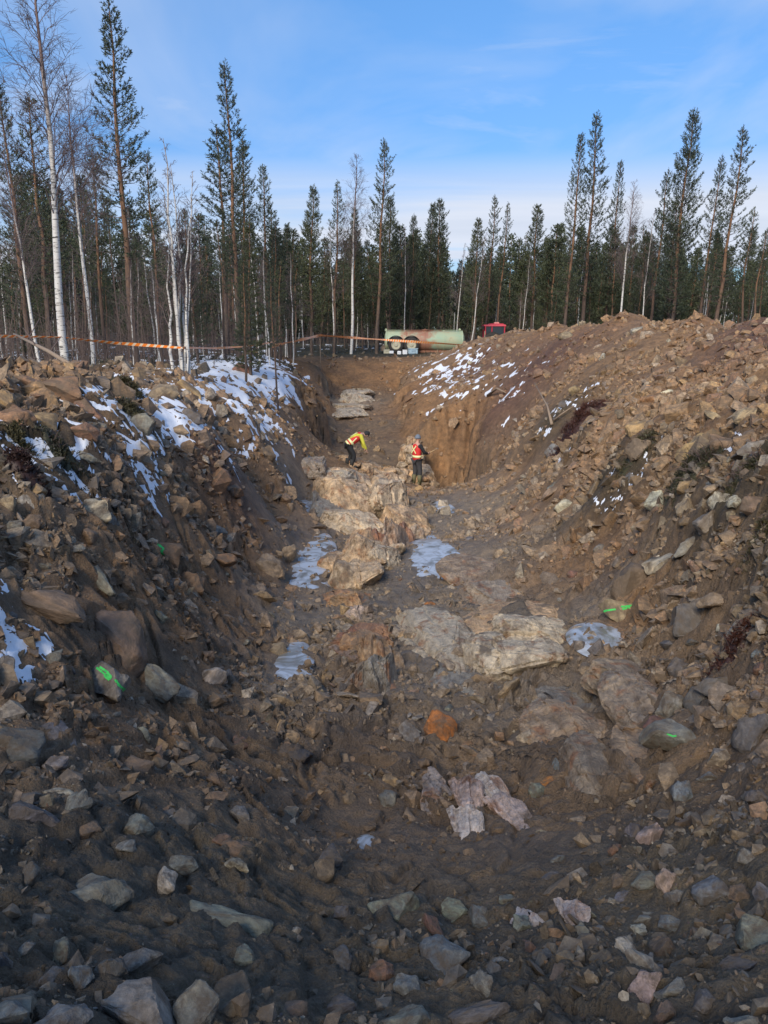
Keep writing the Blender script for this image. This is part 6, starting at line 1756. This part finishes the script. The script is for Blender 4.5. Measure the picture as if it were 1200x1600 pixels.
# standing worker: local +Y is the way he faces
sp_, _ = hit(651, 757)
st = empty('person', sp_ + Vector((0, 0, .0)), R(-52), 1.07)
J = {'pelvis': ((0, 0, .93), (.125, .095)), 'waist': ((0, -.01, 1.10), (.13, .095)), 'chest': ((0, 0, 1.30), (.165, .11)), 'sh': ((0, 0, 1.43), (.12, .08)), 'neck': ((0, .02, 1.52), .055), 'jaw': ((0, .045, 1.585), .065), 'skull': ((0, .035, 1.66), (.085, .095)), 'top': ((0, .03, 1.72), .06),
     'hipL': ((-.095, 0, .86), .09), 'kneeL': ((-.11, .03, .48), .06), 'ankL': ((-.12, -.02, .09), .04), 'toeL': ((-.13, .13, .04), .04),
     'hipR': ((.095, 0, .86), .09), 'kneeR': ((.12, .05, .48), .06), 'ankR': ((.12, .03, .09), .04), 'toeR': ((.13, .18, .04), .04),
     'shL': ((-.19, 0, 1.41), .06), 'elL': ((-.25, .08, 1.14), .045), 'wrL': ((-.16, .31, 1.06), .03),
     'shR': ((.19, 0, 1.41), .06), 'elR': ((.27, .12, 1.16), .045), 'wrR': ((.16, .36, 1.10), .03)}
BN = chain('pelvis', 'waist', 'chest', 'sh', 'neck', 'jaw', 'skull', 'top') + chain('pelvis', 'hipL', 'kneeL', 'ankL', 'toeL') + chain('pelvis', 'hipR', 'kneeR', 'ankR', 'toeR') + chain('sh', 'shL', 'elL', 'wrL') + chain('sh', 'shR', 'elR', 'wrR')
skin('body', J, BN, M_skin, st)
grow = lambda r, k, a: tuple(x * k + a for x in r) if isinstance(r, tuple) else r * k + a
def sub(J, keys, k=1.0, a=.015, over={}):
    return {q: (over.get(q, J[q][0]), grow(J[q][1], k, a)) for q in keys}
skin('jacket', sub(J, ['pelvis', 'waist', 'chest', 'sh', 'shL', 'elL', 'wrL', 'shR', 'elR', 'wrR'], 1, .018), chain('pelvis', 'waist', 'chest', 'sh') + chain('sh', 'shL', 'elL', 'wrL') + chain('sh', 'shR', 'elR', 'wrR'), M_jblack, st)
skin('trousers', {**sub(J, ['pelvis', 'hipL', 'kneeL', 'hipR', 'kneeR'], 1, .028), 'cL': ((-.12, -.01, .26), .075), 'cR': ((.12, .04, .26), .075)}, chain('pelvis', 'hipL', 'kneeL', 'cL') + chain('pelvis', 'hipR', 'kneeR', 'cR'), M_trous, st)
for s_, ax, ay in (('L', -.12, -.02), ('R', .12, .03)):
    m_ = MB(); m_.tube([(ax, ay, .36), (ax, ay, .2), (ax, ay, .06)], [.085, .075, .07], 10); m_.tube([(ax, ay - .08, .06), (ax, ay + .05, .06), (ax * 1.03, ay + .17, .045), (ax * 1.05, ay + .22, .03)], [(.055, .045), (.06, .055), (.05, .055), (.03, .04)], 10, ref=(0, 0, 1)); m_.build('boot', M_boot, st, True)
vest = MB(); vest.tube([(0, 0, .86), (0, 0, .98), (0, -.005, 1.12), (0, 0, 1.28), (0, 0, 1.40), (0, 0.01, 1.475)], [(.135, .185), (.14, .185), (.14, .185), (.145, .205), (.125, .20), (.075, .10)], 20, ref=(0, 1, 0)); vo_ = vest.build('vest', M_vest, st, True)
def ringstrip(z, ra, rb, h, mat, parent):
    mb = MB(); mb.tube([(0, 0, z - h / 2), (0, 0, z + h / 2)], [(ra, rb)] * 2, 20, ref=(0, 1, 0)); return mb.build('reflective_band', mat, parent, True)
ringstrip(1.02, .146, .192, .085, M_refl, vo_)
for s_ in (-1, 1):
    strip([(.12 * s_, -.152, 1.14), (.05 * s_, -.158, 1.22), (-.04 * s_, -.158, 1.31), (-.11 * s_, -.14, 1.41)], (0, 1, 0), .05, M_refl, vo_, 'reflective_cross')
    strip([(.11 * s_, .152, 1.1), (.11 * s_, .152, 1.28), (.10 * s_, .125, 1.42)], (0, 1, 0), .05, M_refl, vo_, 'reflective_strap')
for wv, dv, sv2 in ((J['wrL'][0], (.3, .8, .1), (0, 0, 1)), (J['wrR'][0], (-.1, .9, .1), (0, 0, 1))):
    hand_mesh(wv, dv, sv2, st, M_skin)
m_ = MB(); m_.tube([(0, .03, 1.66), (0, .03, 1.70), (0, .028, 1.75), (0, .02, 1.785), (0, .018, 1.80)], [(.11, .098), (.108, .096), (.09, .082), (.05, .045), (.01, .01)], 16, ref=(0, 1, 0)); bn = m_.build('beanie', M_beanie, st, True)
m_ = MB(); m_.tube([(0, .03, 1.655), (0, .03, 1.695)], [(.115, .103)] * 2, 16, ref=(0, 1, 0)); m_.build('cuff', M_beanie, bn, True)
head_parts(st, (0, .045, 1.63), (0, 1, -.1), (0, .1, 1))
tag(st, 'standing person in grey beanie, red vest with yellow cross and dark trousers, holding a hammer', 'person')
# the hammer he holds
Mw = st.matrix_basis if False else (Matrix.Translation(st.location) @ Matrix.Rotation(R(-52), 4, 'Z') @ Matrix.Scale(1.07, 4))
hm_ = empty('hammer', Mw @ Vector((.12, .46, 1.10)), R(-52))
m_ = MB(); m_.tube([(-.06, -.30, -.12), (-.02, .0, .0), (.03, .38, .14)], .017, 8); m_.build('handle', plain('pale_wood', (.62, .42, .22), .6), hm_, True)
m_ = MB(); m_.box((.03, .38, .15), (.17, .04, .045), taper=.8); m_.build('head', M_dirtysteel, hm_)
tag(hm_, 'long pale-handled hammer held out by the standing person', 'hammer')

# stooping worker: local +Y faces right in the picture
bp, _ = hit(554, 731)
bn_ = empty('person', bp + Vector((0, 0, .02)), R(-80))
J2 = {'pelvis': ((0, -.22, .88), (.125, .10)), 'waist': ((0, -.09, 1.02), (.13, .10)), 'chest': ((0, .10, 1.16), (.16, .115)), 'sh': ((0, .24, 1.22), (.12, .08)), 'neck': ((0, .33, 1.22), .055), 'jaw': ((0, .40, 1.17), .065), 'skull': ((0, .45, 1.20), (.085, .095)), 'top': ((0, .50, 1.22), .06),
      'hipL': ((-.095, -.21, .80), .09), 'kneeL': ((-.13, -.10, .44), .06), 'ankL': ((-.13, -.25, .09), .04), 'toeL': ((-.13, -.10, .04), .04),
      'hipR': ((.095, -.21, .80), .09), 'kneeR': ((.13, -.02, .46), .06), 'ankR': ((.13, -.12, .09), .04), 'toeR': ((.13, .03, .04), .04),
      'shL': ((-.18, .22, 1.17), .06), 'elL': ((-.20, .28, .90), .045), 'wrL': ((-.15, .38, .66), .03),
      'shR': ((.18, .22, 1.17), .06), 'elR': ((.22, .30, .90), .045), 'wrR': ((.15, .42, .66), .03)}
skin('body', J2, BN, M_skin, bn_)
skin('jacket', sub(J2, ['pelvis', 'waist', 'chest', 'sh', 'shL', 'elL', 'wrL', 'shR', 'elR', 'wrR'], 1, .018), chain('pelvis', 'waist', 'chest', 'sh') + chain('sh', 'shL', 'elL', 'wrL') + chain('sh', 'shR', 'elR', 'wrR'), M_jyel, bn_)
skin('trousers', {**sub(J2, ['pelvis', 'hipL', 'kneeL', 'hipR', 'kneeR'], 1, .028), 'cL': ((-.13, -.19, .22), .072), 'cR': ((.13, -.08, .22), .072)}, chain('pelvis', 'hipL', 'kneeL', 'cL') + chain('pelvis', 'hipR', 'kneeR', 'cR'), M_jblack, bn_)
for ax, ay in ((-.13, -.25), (.13, -.12)):
    m_ = MB(); m_.tube([(ax, ay + .02, .32), (ax, ay, .18), (ax, ay, .06)], [.08, .072, .068], 10); m_.tube([(ax, ay - .07, .05), (ax, ay + .05, .05), (ax, ay + .16, .04), (ax, ay + .2, .03)], [(.05, .045), (.055, .05), (.045, .05), (.03, .04)], 10, ref=(0, 0, 1)); m_.build('boot', M_black, bn_, True)
tdir = Vector((0, .52, .38)).normalized(); tup = Vector((0, -tdir.z, tdir.y))
o0 = Vector((0, -.25, .84))
vst = MB(); vst.tube([o0, o0 + tdir * .14, o0 + tdir * .3, o0 + tdir * .46, o0 + tdir * .58, Vector((0, .27, 1.225))], [(.15, .185), (.15, .185), (.15, .19), (.15, .205), (.125, .195), (.08, .12)], 20, ref=tup); v2 = vst.build('vest', M_vest, bn_, True)
mb = MB(); mb.tube([o0 + tdir * .12, o0 + tdir * .20], [(.157, .193)] * 2, 20, ref=tup); mb.build('reflective_band', M_refl, v2, True)
mb = MB(); mb.tube([o0 + tdir * .0, o0 + tdir * .07], [(.155, .19)] * 2, 20, ref=tup); mb.build('reflective_band', M_refl, v2, True)
for s_ in (-1, 1):
    strip([o0 + tdir * .28 + tup * .158 + Vector((.11 * s_, 0, 0)), o0 + tdir * .40 + tup * .162 + Vector((.02 * s_, 0, 0)), o0 + tdir * .54 + tup * .145 + Vector((-.10 * s_, 0, 0))], tup, .05, M_refl, v2, 'reflective_cross')
    strip([o0 + tdir * .2 + Vector((.192 * s_, 0, 0)), o0 + tdir * .4 + Vector((.205 * s_, 0, 0)) + tup * .03], (s_, 0, 0), .045, M_refl, v2, 'reflective_strap')
hand_mesh(J2['wrL'][0], (.1, .3, -1), (1, 0, 0), bn_, M_skin); hand_mesh(J2['wrR'][0], (-.1, .3, -1), (1, 0, 0), bn_, M_skin)
m_ = MB(); m_.ball((0, .46, 1.225), (.10, .115, .10), 12, 8); m_.build('cap', M_jblack, bn_, True)
head_parts(bn_, (0, .46, 1.165), (0, .45, -.9), (0, .9, .45))
tag(bn_, 'person bending over the rock ridge in red vest, yellow sleeves and black trousers', 'person')

# ------------------------------------------------------------------ sprayed marks on the stones
M_spray = plain('green_spray_paint', (.06, .60, .12), .7)
def spray(rockpx, strokes, wd_px=3.2, name='spray_mark'):
    """strokes in picture points round the stone; laid 3 mm over whatever surface is there, child of the stone"""
    deps = bpy.context.evaluated_depsgraph_get(); deps.update()
    best = min(ALLROCK, key=lambda a: abs(a[0] - rockpx[0]) + abs(a[1] - rockpx[1]))[3]
    cand = [best]
    bpy.context.view_layer.update()
    rinv = best.matrix_world.inverted()
    cw = best.matrix_world @ Vector(tuple(sum(v.co[i] for v in best.data.vertices) / len(best.data.vertices) for i in range(3)))
    cx_, cy_, _d = to_px(cw)
    ax_ = sum(p[0] for st_ in strokes for p in st_) / sum(len(st_) for st_ in strokes); ay_ = sum(p[1] for st_ in strokes for p in st_) / sum(len(st_) for st_ in strokes)
    strokes = [[(p[0] + cx_ - ax_, p[1] + cy_ - ay_ - 3) for p in st_] for st_ in strokes]
    o = Vector((0, 0, EYE)); vs, fs = [], []
    for st_ in strokes:
        pts = []
        for i in range(len(st_) - 1):
            (x0, y0), (x1, y1) = st_[i], st_[i + 1]; m = max(2, int(math.hypot(x1 - x0, y1 - y0) / 1.5))
            pts += [(x0 + (x1 - x0) * k / m, y0 + (y1 - y0) * k / m) for k in range(m)]
        pts.append(st_[-1])
        prev = None
        for i, (x, y) in enumerate(pts):
            x2, y2 = pts[min(i + 1, len(pts) - 1)]; x1, y1 = pts[max(i - 1, 0)]
            l = math.hypot(x2 - x1, y2 - y1) + 1e-6; nx, ny = -(y2 - y1) / l, (x2 - x1) / l
            w2 = wd_px * (.8 + .5 * rng.random()) / 2
            pair = []
            for sgn in (-1, -.33, .33, 1):
                q = unproj(x + nx * w2 * sgn, y + ny * w2 * sgn, 10); dr = (q - o).normalized()
                hr, pr, nn, fi = best.ray_cast(rinv @ o, (rinv.to_3x3() @ dr).normalized())
                pair.append(best.matrix_world @ pr - dr * .004 if hr else None)
            if prev and all(prev) and all(pair):
                n0 = len(vs); vs.extend(prev + pair)
                for k in range(3): fs.append((n0 + k, n0 + k + 1, n0 + 5 + k, n0 + 4 + k))
            prev = pair
    if not fs: print('no spray', rockpx); return
    me = bpy.data.meshes.new(name); me.from_pydata([tuple(rinv @ v) for v in vs], [], fs); me.update()
    sp_o = link(name, me, M_spray, best); sp_o['kind'] = 'stuff'
spray((172, 1068), [[(147, 1047), (158, 1056), (168, 1064)], [(152, 1046), (164, 1054), (170, 1062), (166, 1066), (160, 1060), (164, 1057)], [(176, 1066), (186, 1078), (194, 1083)], [(180, 1073), (186, 1078), (190, 1084)]])
spray((266, 858), [[(256, 848), (262, 864)], [(254, 862), (266, 862)], [(262, 845), (272, 852), (266, 866)], [(258, 856), (272, 856)], [(268, 858), (274, 865)]])
spray((968, 944), [[(945, 940), (955, 936), (970, 934)], [(978, 930), (990, 929), (998, 927)], [(980, 934), (992, 931)]], 2.6)
spray((1045, 1160), [[(1025, 1150), (1035, 1154), (1040, 1153)]], 2.2)
